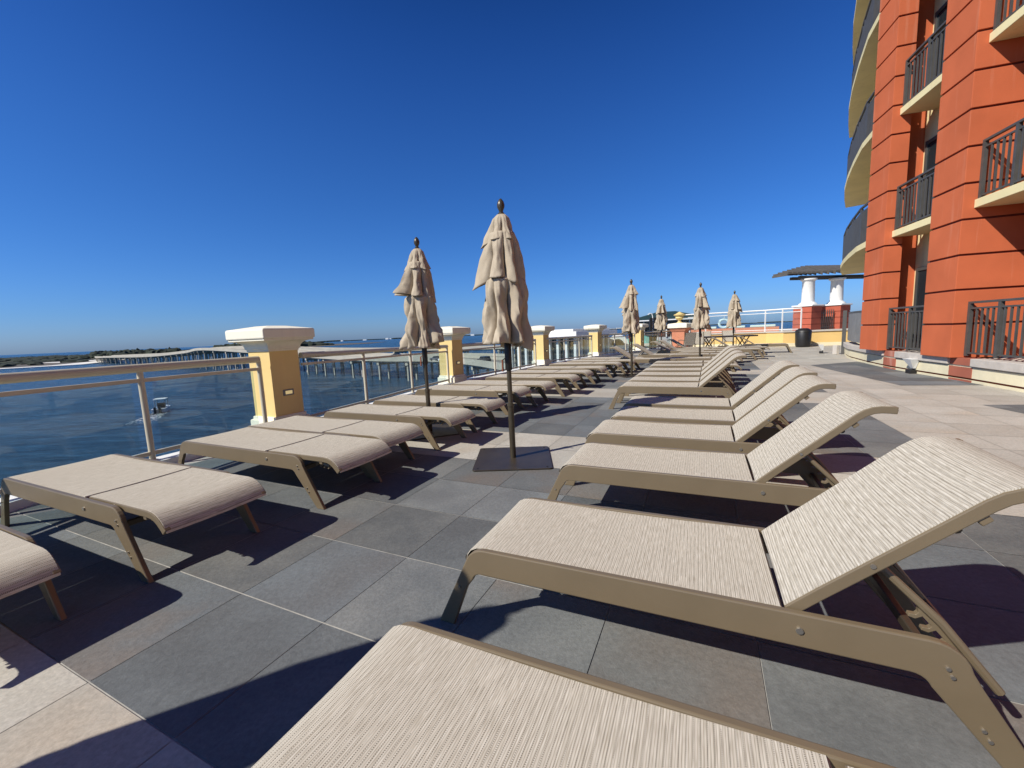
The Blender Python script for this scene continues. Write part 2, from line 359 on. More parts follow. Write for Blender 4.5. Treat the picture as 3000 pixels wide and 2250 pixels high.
def clip(sub, cl):
    def inside(p, a, b): return (b[0] - a[0]) * (p[1] - a[1]) - (b[1] - a[1]) * (p[0] - a[0]) >= 0
    def inter(p, q, a, b):
        d1 = (q[0] - p[0], q[1] - p[1]); d2 = (b[0] - a[0], b[1] - a[1]); den = d1[0] * d2[1] - d1[1] * d2[0]
        t = ((a[0] - p[0]) * d2[1] - (a[1] - p[1]) * d2[0]) / den
        return (p[0] + t * d1[0], p[1] + t * d1[1])
    out = list(sub)
    for k in range(len(cl)):
        a, b = cl[k - 1], cl[k]; inp = out; out = []
        if not inp: return []
        for m in range(len(inp)):
            p, q = inp[m - 1], inp[m]
            if inside(q, a, b):
                if not inside(p, a, b): out.append(inter(p, q, a, b))
                out.append(q)
            elif inside(p, a, b): out.append(inter(p, q, a, b))
    return out
def ccw(poly):
    s_ = sum(poly[k - 1][0] * poly[k][1] - poly[k][0] * poly[k - 1][1] for k in range(len(poly)))
    return poly if s_ > 0 else poly[::-1]
FARP = ccw([(7.46, 7.83), (8.70, 7.46), (9.15, 8.3), (10.6, 12.6), (8.82, 12.12)])     # dark stone field beside the building
CP = ccw([(6.76, 5.84), (8.4, 5.5), (8.2, 3.5), (6.3, 4.0)])
dark = MB(); pale = MB(); dtone = []; ptone = []
rt = random.Random(3)
for i in range(-11, 26):
    for j in range(-14, 46):
        cx, cy = g2w(i + .5, j + .5)
        if cx < fence_x(cy) + 0.12 or cy > 30: continue
        # right-hand limit: a little inside the building's foot
        if (cx - 8.32) * .953 + (cy - 7.8) * -.304 > 0.75 + max(0, ((cx - 8.32) * .304 + (cy - 7.8) * .953 - 3)) * 0.3: continue
        gi, gj = 0.002, 0.0032
        q = [g2w(i + gi / T, j + gj / T), g2w(i + 1 - gi / T, j + gj / T), g2w(i + 1 - gi / T, j + 1 - gj / T), g2w(i + gi / T, j + 1 - gj / T)]
        drift = 0 if j < 12 else (j - 12) * 0.06
        isdark = (j + 1) % 7 < 5 and i < 7 - (1 if j > 17 else 0)
        if j > 38: isdark = False
        tone = (rt.random(), 1.0 if rt.random() < 0.4 else rt.random() * 0.3, rt.random(), 1)
        z = 0.0
        if isdark:
            dark.add([(x, y, z) for x, y in q], [(0, 1, 2, 3)]); dtone.append(tone)
        else:
            pale.add([(x, y, z) for x, y in q], [(0, 1, 2, 3)]); ptone.append(tone)
            for cp in (FARP, CP):
                c = clip(ccw(q), cp)
                if len(c) > 2:
                    dark.add([(x, y, 0.003) for x, y in c], [list(range(len(c)))]); dtone.append(tone)
def tones(o, tn):
    a = o.data.color_attributes.new('tone', 'FLOAT_COLOR', 'CORNER')
    for p, c in zip(o.data.polygons, tn):
        for li in p.loop_indices: a.data[li].color = c
d_ = dark.build('floor_slate_tiles', SLATE); tones(d_, dtone); tag(d_, kind='structure')
p_ = pale.build('floor_pale_tiles', TRAV); tones(p_, ptone); tag(p_, kind='structure')
base = [(x, y) for x, y in FENCE] + [(16, 27), (24, 27), (24, -7)]
tag(MB().prism(ccw(base), -14.5, -0.004).build('terrace_base', GROUT), kind='structure')

# --- curb, glass railing, pillars -------------------------------------
def seg_frame(a, b):
    d = Vector((b[0] - a[0], b[1] - a[1], 0)); ln = d.length; d.normalize()
    return d, Vector((-d.y, d.x, 0)), ln
cb = MB()
for a, b in zip(FENCE, FENCE[1:]):
    d, n, ln = seg_frame(a, b); A = Vector((*a, 0)); B = Vector((*b, 0))
    h = 0.075
    q = [A - n * 0.13, B - n * 0.13 + d * 0.0, B + n * 0.12, A + n * 0.12]
    cb.prism([(v.x, v.y) for v in q], -0.3, h)
tag(cb.build('kerb', WHITEP), kind='structure')

FENCE_GROUP = 'glass railing sections between the cream pillars'
def glass_fence(pts, ztop, label, ends=(True, True)):
    """pts: posts along one straight run; ztop: rail top at both ends"""
    o = empty('glass_railing', (pts[0][0], pts[0][1], 0), 0, label, 'railing', FENCE_GROUP)
    O = Vector((pts[0][0], pts[0][1], 0))
    P = [Vector((x, y, 0)) - O for x, y in pts]
    tot = (P[-1] - P[0]).length
    zt = lambda p: ztop[0] + (ztop[1] - ztop[0]) * (p - P[0]).length / tot
    rp = [p + Vector((0, 0, zt(p) - .05)) for p in P]
    pr = MB().tube(rp, 0.047, 14); pr.build('top_rail', RAILM, o, True)
    mr = MB(); br = MB()
    for a, b in zip(P, P[1:]):
        d = (b - a).normalized(); n = Vector((-d.y, d.x, 0))
        za, zb = zt(a) - .205, zt(b) - .205
        for m_, (z0, z1) in ((mr, (za, zb)), (br, (0.135, 0.135))):
            h = 0.042 if m_ is mr else 0.045
            vs = []
            for p, z in ((a, z0), (b, z1)):
                for sn in (-.02, .02):
                    for dz in (0, h): vs.append(p + n * sn + Vector((0, 0, z + dz)))
            m_.add(vs, [(0, 1, 3, 2), (4, 6, 7, 5), (0, 4, 5, 1), (2, 3, 7, 6), (1, 5, 7, 3), (0, 2, 6, 4)])
        g = MB(); a2 = a + d * 0.10; b2 = b - d * 0.10
        z0 = 0.183
        vs = []
        for p, z in ((a2, za - 0.003), (b2, zb - 0.003)):
            for sn in (-.004, .004):
                for zz in (z0, z): vs.append(p + n * sn + Vector((0, 0, zz)))
        g.add(vs, [(0, 1, 3, 2), (4, 6, 7, 5), (0, 4, 5, 1), (2, 3, 7, 6), (1, 5, 7, 3), (0, 2, 6, 4)])
        g.build('glass_panel', GLASS, o)
    mr.build('middle_rail', RAILM, o, bevel=0.004); br.build('bottom_rail', RAILM, o, bevel=0.004)
    for k, p in enumerate(P):
        if k == 0 and not ends[0] or k == len(P) - 1 and not ends[1]: continue
        MB().lathe([(0.05, 0.072), (0.05, 0.08), (0.03, 0.085), (0.03, zt(p) - .07)], 14, Matrix.Translation(p)).build('post', RAILM, o, True)
    return o
glass_fence([(-4.98, -4.4), (-4.92, -2.6), (-4.88, -0.6), (-4.80, 1.3), (-4.52, 3.1), (-4.06, 4.516), (-3.53, 5.79)], (1.20, 1.155), 'near glass railing with cream top pipe, left of the nearest yellow pillar', (True, True))
glass_fence([(-3.22, 6.36), (-2.757, 7.74), (-2.267, 9.35), (-1.68, 10.955)], (1.167, 1.093), 'glass railing between the first and second yellow pillars, bridge seen through it', (False, True))
glass_fence([(-1.35, 11.45), (-0.5, 12.85), (0.3, 14.2), (0.92, 15.3)], (1.09, 1.08), 'glass railing between the second and third yellow pillars, cars behind it', (False, True))
glass_fence([(1.40, 16.15), (2.25, 17.3), (3.05, 18.35), (3.80, 19.35)], (1.09, 1.08), 'glass railing between the third and fourth yellow pillars, white sunroom behind it', (False, True))
glass_fence([(4.40, 20.1), (5.3, 21.05), (6.1, 21.9), (6.80, 22.65)], (1.09, 1.08), 'glass railing between the fourth and fifth yellow pillars, white arch behind it', (False, True))
glass_fence([(7.5, 23.2), (8.6, 24.1), (9.7, 25.0)], (1.09, 1.08), 'short glass railing between the fifth yellow pillar and the terracotta pillar with the urn', (False, True))

def sq(c, h, rot=0): return [(c[0] + h * sx, c[1] + h * sy) for sx, sy in ((-1, -1), (1, -1), (1, 1), (-1, 1))]
def frustum(mb, prof):
    vs = []; fs = []
    for h, z in prof: vs += [(x, y, z) for x, y in sq((0, 0), h)]
    for i in range(len(prof) - 1):
        for k in range(4): fs.append((i * 4 + k, i * 4 + (k + 1) % 4, i * 4 + 4 + (k + 1) % 4, i * 4 + 4 + k))
    fs.append((3, 2, 1, 0)); n = (len(prof) - 1) * 4; fs.append((n, n + 1, n + 2, n + 3))
    mb.add(vs, fs); return mb
def make_pillar():
    o = empty('yellow_pillar', (0, 0, 0))
    a = 0.23
    frustum(MB(), [(a, 0.2), (a, 1.215)]).build('shaft', YELLOWP, o)
    frustum(MB(), [(a + .055, 0.0), (a + .055, .205), (a + .025, .217), (a + .025, .257), (a + .001, .26)]).build('plinth', CAPM, o, bevel=0.008)
    cv = [(a + .012, 1.205), (a + .012, 1.235), (a + .03, 1.24)]
    for k in range(7):
        th = R(90 * k / 6); cv.append((a + .03 + .12 * (1 - math.cos(th)), 1.255 + .10 * math.sin(th)))
    cv += [(a + .165, 1.36), (a + .165, 1.385)]
    frustum(MB(), cv).build('capital', CAPM, o, bevel=0.004)
    frustum(MB(), [(a + .17, 1.385), (a + .185, 1.39), (a + .185, 1.515), (a + .175, 1.525), (.14, 1.572), (.05, 1.576)]).build('cap_slab', CAPM, o, bevel=0.014)
    lt = MB().box((a, -.085, .545), (a + .012, .085, .635)).build('light_fixture', GALV, o, bevel=0.004)
    MB().box((a + .012, -.055, .565), (a + .02, .055, .615)).build('lens', LENS, lt, bevel=0.006)
    return o
pp = make_pillar(); up_ = [False]
def pil(N_, dirdeg, dz, label):
    """N_: the shaft's near corner on the terrace side"""
    d = Vector((math.cos(R(dirdeg - 90)), math.sin(R(dirdeg - 90)))); w = Vector((math.cos(R(dirdeg)), math.sin(R(dirdeg))))
    c = Vector(N_) - d * .23 + w * .23
    place(pp, up_, (c.x, c.y, dz), R(dirdeg - 90), label, 'pillar', 'yellow pillars with white caps along the railing')
pil((-3.42, 5.88), 65, 0.0, 'nearest yellow pillar with white cap and small wall light, beside the first glass railing')
pil((-1.55, 11.04), 61, -0.005, 'second yellow pillar with white cap, standing between the two large closed parasols')
pil((1.27, 15.9), 57, -0.01, 'third yellow pillar with white cap, just right of the biggest closed parasol')
pil((4.18, 19.8), 52, -0.02, 'fourth yellow pillar with white cap, right of the white sunroom')
pil((7.24, 23.0), 48, -0.03, 'fifth yellow pillar with white cap, farthest, half hidden by a distant closed parasol')

# ================================================================== LOUNGERS
WD = 0.62; TZ = 0.39
def side_poly():
    o = [(-.205, 0), (-.125, 0)]
    o += [(-.045, .200)] + arc(.03, .230, .045, 165, 90, 5)               # inner foot corner
    o += arc(1.465, .222, .055, 90, 22, 5)                                # inner rear corner
    o += [(1.715, .0), (1.79, .0)]
    o += [(1.625, .27)] + arc(1.505, .290, .10, 12, 90, 6)
    o += arc(.05, .29, .10, 90, 158, 6)
    return o
def make_lounger(back):
    o = empty('sun_lounger', (0, 0, 0))
    poly = side_poly()
    for y0 in (0, WD - .026):
        f = MB().slab_xz(poly[::-1], y0, y0 + .026).build('side_frame', FRAME, o, bevel=0.005)
        ys = -0.002 if y0 == 0 else WD + .002
        b_ = MB()
        for (x, z, r) in ((1.19, .335, .011), (1.545, .315, .006), (1.556, .292, .006), (1.63, .15, .006), (1.645, .122, .006), (-.08, .2, .005)):
            b_.tube([(x, ys - (.004 if y0 == 0 else -.004), z), (x, ys + (.004 if y0 == 0 else -.004), z)], r, 8)
        b_.build('rivet', SCREW, f)
    # sling of the seat, wrapping over the foot end
    prof = [(-.055, .315), (-.048, .345), (-.03, .37), (0, .385), (.05, .391)] + [(.05 + 1.09 * k / 10, .391 - .010 * math.sin(math.pi * k / 10)) for k in range(1, 11)] + [(1.147, .383)]
    def sheet(prof, y0, y1, th=.006, sag=.004):
        m = MB(); ny = 8; n = len(prof); vs = []; fs = []
        for s_ in (0, 1):
            for (x, z) in prof:
                for k in range(ny + 1):
                    u = k / ny; vs.append((x, y0 + (y1 - y0) * u, z - th * s_ - sag * math.sin(math.pi * u)))
        def idx(s_, i, k): return s_ * n * (ny + 1) + i * (ny + 1) + k
        for i in range(n - 1):
            for k in range(ny):
                fs.append((idx(0, i, k), idx(0, i + 1, k), idx(0, i + 1, k + 1), idx(0, i, k + 1)))
                fs.append((idx(1, i, k + 1), idx(1, i + 1, k + 1), idx(1, i + 1, k), idx(1, i, k)))
            for k in (0, ny): fs.append((idx(0, i, k), idx(1, i, k), idx(1, i + 1, k), idx(0, i + 1, k)))
        for i in (0, n - 1):
            for k in range(ny): fs.append((idx(0, i, k), idx(0, i, k + 1), idx(1, i, k + 1), idx(1, i, k)))
        return m.add(vs, fs)
    sheet(prof, .028, WD - .028).build('seat_sling', SLING, o, True)
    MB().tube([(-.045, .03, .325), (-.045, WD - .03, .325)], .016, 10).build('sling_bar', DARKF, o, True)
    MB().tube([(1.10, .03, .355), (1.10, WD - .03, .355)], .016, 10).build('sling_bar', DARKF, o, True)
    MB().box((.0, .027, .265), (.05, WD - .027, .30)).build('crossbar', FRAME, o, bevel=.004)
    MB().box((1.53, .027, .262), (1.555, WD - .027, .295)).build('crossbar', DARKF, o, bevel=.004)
    # backrest, built flat from the hinge at (1.17, .375) and then turned
    H = Vector((1.17, 0, .365)); rotm = Matrix.Translation(H) @ Matrix.Rotation(-back, 4, 'Y')
    cl = [(.0, .010), (.12, .012), (.3, .012), (.5, .012), (.62, .012), (.660, .008), (.695, -.004), (.722, -.022), (.748, -.046), (.770, -.070)]
    for y0 in (.034, WD - .034 - .03):
        m = MB(); n = len(cl); vs = []; fs = []
        for i, (x, z) in enumerate(cl):
            a = Vector(cl[max(i - 1, 0)]); b = Vector(cl[min(i + 1, n - 1)]); d = (b - a).normalized(); nn = Vector((-d.y, d.x))
            for q in ((-.022), (.016)):
                for yy in (y0, y0 + .03): vs.append((x + nn.x * q, yy, z + nn.y * q))
        for i in range(n - 1):
            k = i * 4; fs += [(k, k + 1, k + 5, k + 4), (k + 2, k + 6, k + 7, k + 3), (k, k + 4, k + 6, k + 2), (k + 1, k + 3, k + 7, k + 5)]
        fs += [(0, 2, 3, 1), (n * 4 - 4, n * 4 - 3, n * 4 - 1, n * 4 - 2)]
        fr = m.add(vs, fs).build('back_frame', FRAME, o, bevel=.004)
        m.__init__()
        fr.data.transform(rotm)
        if y0 < .1:
            bl = MB().tube([(.29, .031, .012), (.29, .036, .012)], .008, 8).build('bolt', SCREW, fr); bl.data.transform(rotm)
    s2 = sheet([(x + .008 * (1 if i else 0.5), z + .0185) for i, (x, z) in enumerate(cl)][:-1] + [(.776, -.054), (.782, -.068)], .040, WD - .040, .006, .005).build('back_sling', SLING, o, True)
    s2.data.transform(rotm)
    for q_ in (.01, .52):
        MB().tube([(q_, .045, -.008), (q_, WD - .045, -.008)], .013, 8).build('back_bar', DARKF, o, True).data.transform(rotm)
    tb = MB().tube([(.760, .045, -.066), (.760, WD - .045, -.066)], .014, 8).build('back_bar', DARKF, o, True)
    tb.data.transform(rotm)
    for y0 in (.04, WD - .075):
        bk = MB().box((.57, y0, -.030), (.60, y0 + .02, -.010)).build('stop_block', FRAME, o, bevel=.003); bk.data.transform(rotm)
    # toothed racks on the inside of the frame and the U shaped prop
    top = rotm @ Vector((.30, 0, -.012))
    end = Vector((1.66, 0, .24)) if back > .3 else Vector((1.17 + .62, 0, .315))
    if back > .3:
        end = top + (Vector((1.70, 0, .215)) - top)
    pv = end - top; pl_ = pv.length; pu = Vector((pv.x, pv.z)).normalized(); pn = Vector((pu.y, -pu.x))
    if pn.y > 0: pn = -pn
    for y0 in (.100, WD - .118):
        a0, a1 = (.36, .80) if back > .3 else (.45, .98)
        pr_ = [(a0 * pl_, -.006), (a1 * pl_, -.006)]
        st = (a1 - a0) * pl_ / 4
        for k in range(3, -1, -1):
            x = a0 * pl_ + k * st
            pr_ += [(x + st * .95, .012), (x + st * .75, .012), (x + st * .70, .032), (x + st * .40, .042), (x + st * .28, .034), (x + st * .5, .022), (x + st * .45, .012)]
        q_ = [(top.x + pu.x * u + pn.x * w, top.z + pu.y * u + pn.y * w) for u, w in pr_]
        MB().slab_xz(q_[::-1], y0, y0 + .018).build('ratchet_rack', FRAME, o, bevel=.0015)
    for s_ in (.088, WD - .088):
        MB().tube([(top.x, s_, top.z), ((top.x + end.x) / 2 + .01, s_, (top.z + end.z) / 2 + .012), (end.x, s_, end.z)], .0125, 8).build('prop_arm', FRAME, o, True)
    MB().tube([(end.x, .088, end.z), (end.x, WD - .088, end.z)], .0125, 8).build('prop_bar', FRAME, o, True)
    MB().tube([(top.x, .05, top.z), (top.x, WD - .05, top.z)], .011, 8).build('prop_bar', FRAME, o, True)
    return o
flat = make_lounger(R(0)); raised = make_lounger(R(43)); low = make_lounger(R(33))
uf, ur, ul = [False], [False], [False]
LA = R(-25)
GL = 'flat sun loungers in the row along the glass railing'
GR = 'sun loungers in the row on the aisle side'
left = [  # near foot-end corner of each lounger, scale
    ((-4.15, 2.11), 1.0, -25.0, 'flat sun lounger cut off by the left edge, nearest of the railing row'),
    ((-3.82, 2.98), 1.06, -24.7, 'flat sun lounger before the near glass railing, boat and railing post behind it'),
    ((-3.23, 3.93), 1.06, -25.6, 'flat sun lounger just left of the nearest yellow pillar, second complete one'),
    ((-3.03, 4.60), 1.03, -25.4, 'flat sun lounger directly in front of the nearest yellow pillar'),
    ((-2.49, 5.41), 1.0, -24.3, 'flat sun lounger in front of the pole of the left closed parasol'),
    ((-2.11, 6.23), 1.0, -24.6, 'flat sun lounger behind the left parasol pole, crossed by its thin shadow'),
    ((-1.70, 7.34), 1.01, -24.7, 'flat sun lounger in front of the second yellow pillar, on its left'),
    ((-1.18, 7.98), 1.0, -24.5, 'flat sun lounger starting right at the foot of the second yellow pillar'),
    ((-0.55, 8.99), 1.0, -25, 'flat sun lounger behind the big parasol pole, eighth of the railing row'),
    ((-0.10, 9.84), 1.0, -25, 'flat sun lounger of the railing row, ninth, before the white car on the bridge'),
    ((0.42, 10.72), 1.0, -26, 'flat sun lounger of the railing row, tenth, left of the third yellow pillar'),
    ((1.12, 11.85), 1.0, -27, 'eleventh flat sun lounger of the railing row, below the third yellow pillar'),
    ((1.72, 12.65), 1.0, -28, 'flat sun lounger of the railing row, twelfth, below the white sunroom'),
    ((2.30, 13.55), 1.0, -29, 'flat sun lounger of the railing row, thirteenth, left of the fourth yellow pillar'),
]
jr = random.Random(4)
for (x, y), s, a, lab in left:
    if y > 5: a += jr.uniform(-.9, .9)
    place(flat, uf, (x, y, 0), R(a), lab, 'sun lounger', GL, s)
right = [
    (flat, uf, (-0.645, 0.71), -24.4, 'sun lounger cut off by the bottom edge, only its pale woven seat seen'),
    (raised, ur, (-0.20, 1.70), -24.3, 'largest sun lounger with raised back, its near side rail seen full length'),
    (raised, ur, (0.35, 2.80), -25, 'sun lounger with raised back, second complete one of the aisle row'),
    (raised, ur, (0.70, 3.66), -25.5, 'sun lounger with raised back, third complete one, right of the parasol base plate'),
    (raised, ur, (1.08, 4.36), -25.5, 'sun lounger with raised back, fourth complete one, foot end in parasol shadow'),
    (raised, ur, (1.42, 5.08), -25.5, 'sun lounger with raised back, its seat crossed by a wide blue parasol shadow'),
    (raised, ur, (1.76, 6.65), -25.5, 'sun lounger with raised back showing its whole side, first after the row gap'),
    (raised, ur, (2.10, 7.36), -26, 'sun lounger with raised back, second after the gap in the aisle row'),
    (raised, ur, (2.48, 8.14), -26, 'sun lounger third after the row gap, its back behind two others'),
    (raised, ur, (2.88, 8.98), -26, 'sun lounger fourth after the row gap, its back behind three others'),
    (flat, uf, (3.36, 9.95), -26, 'flat sun lounger beyond the raised ones of the aisle row, before the middle far parasol'),
    (flat, uf, (3.75, 10.8), -27, 'second flat sun lounger beyond the raised ones of the aisle row'),
    (flat, uf, (4.55, 12.05), -28, 'flat sun lounger with a black parasol shadow on its side rail'),
    (flat, uf, (5.25, 13.6), -29, 'flat sun lounger beyond the one with the black shadow on its rail'),
    (flat, uf, (5.95, 14.6), -30, 'flat sun lounger in the far aisle row, ending over dark stone paving'),
    (flat, uf, (8.0, 16.4), -31, 'flat sun lounger nearest the yellow terrace wall, its dark legs showing'),
    (flat, uf, (7.2, 15.5), -30, 'flat sun lounger in front of the one nearest the yellow terrace wall'),
]
for pr, us, (x, y), a, lab in right:
    if y > 3: a += jr.uniform(-.8, .8)
    place(pr, us, (x, y, 0), R(a), lab, 'sun lounger', GR)
far = [  # heads towards the railing, backs up: seen from behind the mesh
    ((4.95, 12.35), 152, 'sun lounger with its raised back against the railing, right of the fourth yellow pillar'),
    ((6.05, 13.95), 150, 'sun lounger with raised back behind the twin far parasol poles'),
    ((7.35, 15.7), 149, 'sun lounger with raised back left of the leftmost far parasol with a visible finial'),
    ((7.9, 16.5), 148, 'sun lounger with raised back just behind the one left of the far parasol'),
    ((8.7, 17.5), 147, 'sun lounger with raised back right of the farthest parasol pole, before the terracotta pillar'),
    ((10.4, 17.2), 150, 'sun lounger with raised back in front of the dark dining table, its left'),
    ((11.9, 17.9), 152, 'sun lounger with raised back in front of the dark dining table, its right'),
]
for (x, y), a, lab in far:
    place(low, ul, (x, y, 0), R(a), lab, 'sun lounger', 'far sun loungers turned towards the railing')

# ================================================================== PARASOLS
def shell(prof, seed, nf, amp, flare, ztear, twist=0.0, th=0.004, bunch=0.0, calm=False):
    """Hanging pleated cloth. prof: (z, radius) from top to hem."""
    m = MB(); NT = 160; NZ = 26; rnd = random.Random(seed)
    zt, zb = prof[0][0], prof[-1][0]
    def rad(z):
        for (z0, r0), (z1, r1) in zip(prof, prof[1:]):
            if z >= z1: return r0 + (r1 - r0) * (z0 - z) / (z0 - z1)
        return prof[-1][1]
    ph = [rnd.uniform(-.33, .33) for _ in range(nf)]; dep = [rnd.uniform(.72, 1.12) for _ in range(nf)]
    hem = [rnd.uniform(-1, 1) for _ in range(nf)]
    ang = [2 * math.pi * (k + ph[k]) / nf for k in range(nf)]
    vs = []
    for iz in range(NZ + 1):
        v = iz / NZ
        for it in range(NT):
            th_ = 2 * math.pi * it / NT + twist * v
            # distance to nearest fold ridge
            best = None
            tt = th_ + 0.12 * bunch * noise.noise(Vector((math.cos(th_) * 2, math.sin(th_) * 2, v * 3 + seed)))
            a2 = (tt % (2 * math.pi))
            ks = sorted(range(nf), key=lambda k: abs(math.atan2(math.sin(a2 - ang[k]), math.cos(a2 - ang[k]))))[:2]
            d0 = abs(math.atan2(math.sin(a2 - ang[ks[0]]), math.cos(a2 - ang[ks[0]]))); d1 = abs(math.atan2(math.sin(a2 - ang[ks[1]]), math.cos(a2 - ang[ks[1]])))
            u = d0 / max(1e-6, d0 + d1) * 2          # 0 on ridge, 1 in valley
            lobe = (1 - u) ** 0.62 if u < 1 else 0
            lobe = min(lobe, .93 + .07 * lobe)
            k0 = ks[0]
            g = min(1, v * 2.2)
            rr = rad(zt + (zb - zt) * v)
            pk = .75 + .5 * noise.noise(Vector((k0 * 3.3, seed, 0)))
            lobe = lobe ** pk
            r = rr * (1 - amp * g * (1 - lobe)) * (1 + (dep[k0] - 1) * g * lobe)
            if bunch:
                q = Vector((math.cos(th_) * 2.2, math.sin(th_) * 2.2, v * 2.4 + math.sin(th_ * 2) * .8 + seed * 1.7))
                rd = .30 - abs(noise.noise(q)) * 1.6
                tri = lambda w: abs((w % 1.0) - .5) * 2
                cr = .30 * (tri(3 * th_ / 6.2832 + 1.15 * v + seed * .37) - .5) + .24 * (tri(5 * th_ / 6.2832 - 1.5 * v + seed * .71) - .5)
                r += bunch * rr * (.16 * rd + cr * (1.15 - .5 * v) + .10 * noise.noise(q * 2.3)) * g
            z = zt + (zb - zt) * v
            hv = max(0, v - .55) / .45
            z += hv * (ztear * hem[k0] * lobe + 0.045 * (1 - lobe) * (1 if not bunch else .5))
            if not calm:
                r += rr * .035 * (abs(((11 * th_ / 6.2832 + .35 * math.sin(v * 5 + seed)) % 1.0) - .5) * 2 - .5) * g + rr * .05 * noise.noise(Vector((math.cos(th_) * 6, math.sin(th_) * 6, v * 5 + seed)))
            fl = Vector((0, 0))
            rx = r * (1 + flare[1] * math.cos(th_ - flare[0]) * v)
            vs.append((rx * math.cos(th_) + fl.x, rx * math.sin(th_) + fl.y, z))
    fs = []
    for iz in range(NZ):
        for it in range(NT):
            a = iz * NT + it; b = iz * NT + (it + 1) % NT
            fs.append((a, b, b + NT, a + NT))
    return m.add(vs, fs)
def make_umbrella(seed, lean, calm=False):
    o = empty('closed_parasol', (0, 0, 0))
    lv = Matrix.Identity(4); lv[0][2] = lean[0]; lv[1][2] = lean[1]
    def fin(ob): ob.data.transform(lv); return ob
    pl = MB().prism([(x, y) for x, y in (arc(.36, .36, .03, 0, 90, 3) + arc(-.36, .36, .03, 90, 180, 3) + arc(-.36, -.36, .03, 180, 270, 3) + arc(.36, -.36, .03, 270, 360, 3))], 0.004, 0.016).build('base_plate', DARKF, o, bevel=.003)
    s_ = MB()
    for sx, sy in ((1, 1), (-1, 1), (-1, -1), (1, -1)): s_.lathe([(.009, .016), (.009, .02)], 8, Matrix.Translation((sx * .34, sy * .34, 0)))
    s_.build('corner_screws', RUBBER, pl)
    fin(MB().lathe([(.031, .016), (.031, .56), (.036, .565), (.036, .60), (.028, .605)], 18).build('base_tube', POLE, o, True))
    fin(MB().lathe([(.024, .55), (.024, 2.50)], 16).build('pole', POLE, o, True))
    fin(MB().lathe([(.012, 2.46), (.03, 2.465), (.033, 2.49), (.018, 2.50), (.022, 2.515), (.036, 2.545), (.038, 2.57), (.030, 2.60), (.012, 2.625), (.004, 2.63)], 16).build('finial', POLE, o, True))
    cr = fin(MB().lathe([(.03, .94), (.036, .95), (.036, 1.26), (.03, 1.27)], 16).build('crank_housing', RUBBER, o, True))
    fin(MB().tube([(-.035, -.01, 1.06), (-.06, -.015, 1.05), (-.062, -.015, .93)], .013, 8, flat=.8).build('crank_handle', BROWN, cr, True))
    fin(MB().tube([(.03, -.03, .60), (.055, -.045, .60)], .007, 8).build('clamp_knob', POLE, o, True))
    fd = R(200)
    def cl(mb, nm, par=o):
        ob = mb.build(nm, CANVAS, par, True)
        for p in ob.data.polygons: p.use_smooth = True
        m = ob.modifiers.new('thick', 'SOLIDIFY'); m.thickness = .004; m.offset = -1
        return fin(ob)
    if calm:
        cl(shell([(2.475, .05), (2.44, .10), (2.19, .185)], seed, 6, .15, (fd, .0), .02, calm=True), 'top_canopy')
        cl(shell([(2.30, .12), (2.16, .16), (1.82, .215)], seed + 1, 7, .18, (fd, 0.), .02, calm=True), 'middle_canopy')
        cl(shell([(1.90, .10), (1.78, .195), (1.19, .225)], seed + 2, 8, .2, (fd, 0.), .03, calm=True), 'lower_canopy')
    else:
        cl(shell([(2.475, .045), (2.44, .085), (2.19, .205)], seed, 6, .56, (fd, .08), .03), 'top_canopy')
        cl(shell([(2.30, .12), (2.16, .18), (1.82, .275)], seed + 1, 7, .66, (fd, .24), .08), 'middle_canopy')
        cl(shell([(1.92, .10), (1.84, .20), (1.70, .225), (1.45, .25), (1.19, .29)], seed + 2, 8, .58, (fd, .12), .06, twist=.25, bunch=1.0), 'lower_canopy')
    rb = MB()
    for k in range(8):
        a = 2 * math.pi * k / 8 + .2
        rb.tube([(.03 * math.cos(a), .03 * math.sin(a), 1.75), (.10 * math.cos(a), .10 * math.sin(a), 1.3), (.13 * math.cos(a), .13 * math.sin(a), 1.215)], .006, 6)
    fin(rb.build('ribs', DARKF, o))
    return o
us = [make_umbrella(11, (-.006, 0)), make_umbrella(29, (-.004, .0)), make_umbrella(43, (.002, 0)), make_umbrella(61, (0, 0), True)]
uu = [[False], [False], [False], [False]]
GU = 'closed beige parasols on the terrace'
for k, (x, y), rz, lab in (
    (0, (-.02, 4.24), -2, 'tallest closed beige parasol in the centre, on a square bronze base plate'),
    (1, (-1.17, 5.66), 20, 'leftmost closed beige parasol, between the first and second yellow pillars'),
    (2, (3.34, 11.42), 10, 'closed beige parasol right of the fourth yellow pillar, nearest distant one'),
    (1, (6.45, 17.7), 70, 'smallest closed beige parasol, left of the yellow urn'),
    (2, (6.0, 13.1), 95, 'closed beige parasol before the table, between the urn and the life ring'),
    (0, (9.04, 16.8), 160, 'rightmost closed beige parasol, just right of the life ring'),
    (3, (-2.72, .36), 55, 'closed beige parasol left of the photographer, seen only by its shadow on the paving'),
    (0, (4.32, 15.0), 40, 'closed beige parasol almost hidden behind the nearest distant one, its pole beside that pole')):
    place(us[k], uu[k], (x, y, 0), R(rz), lab, 'parasol', GU)

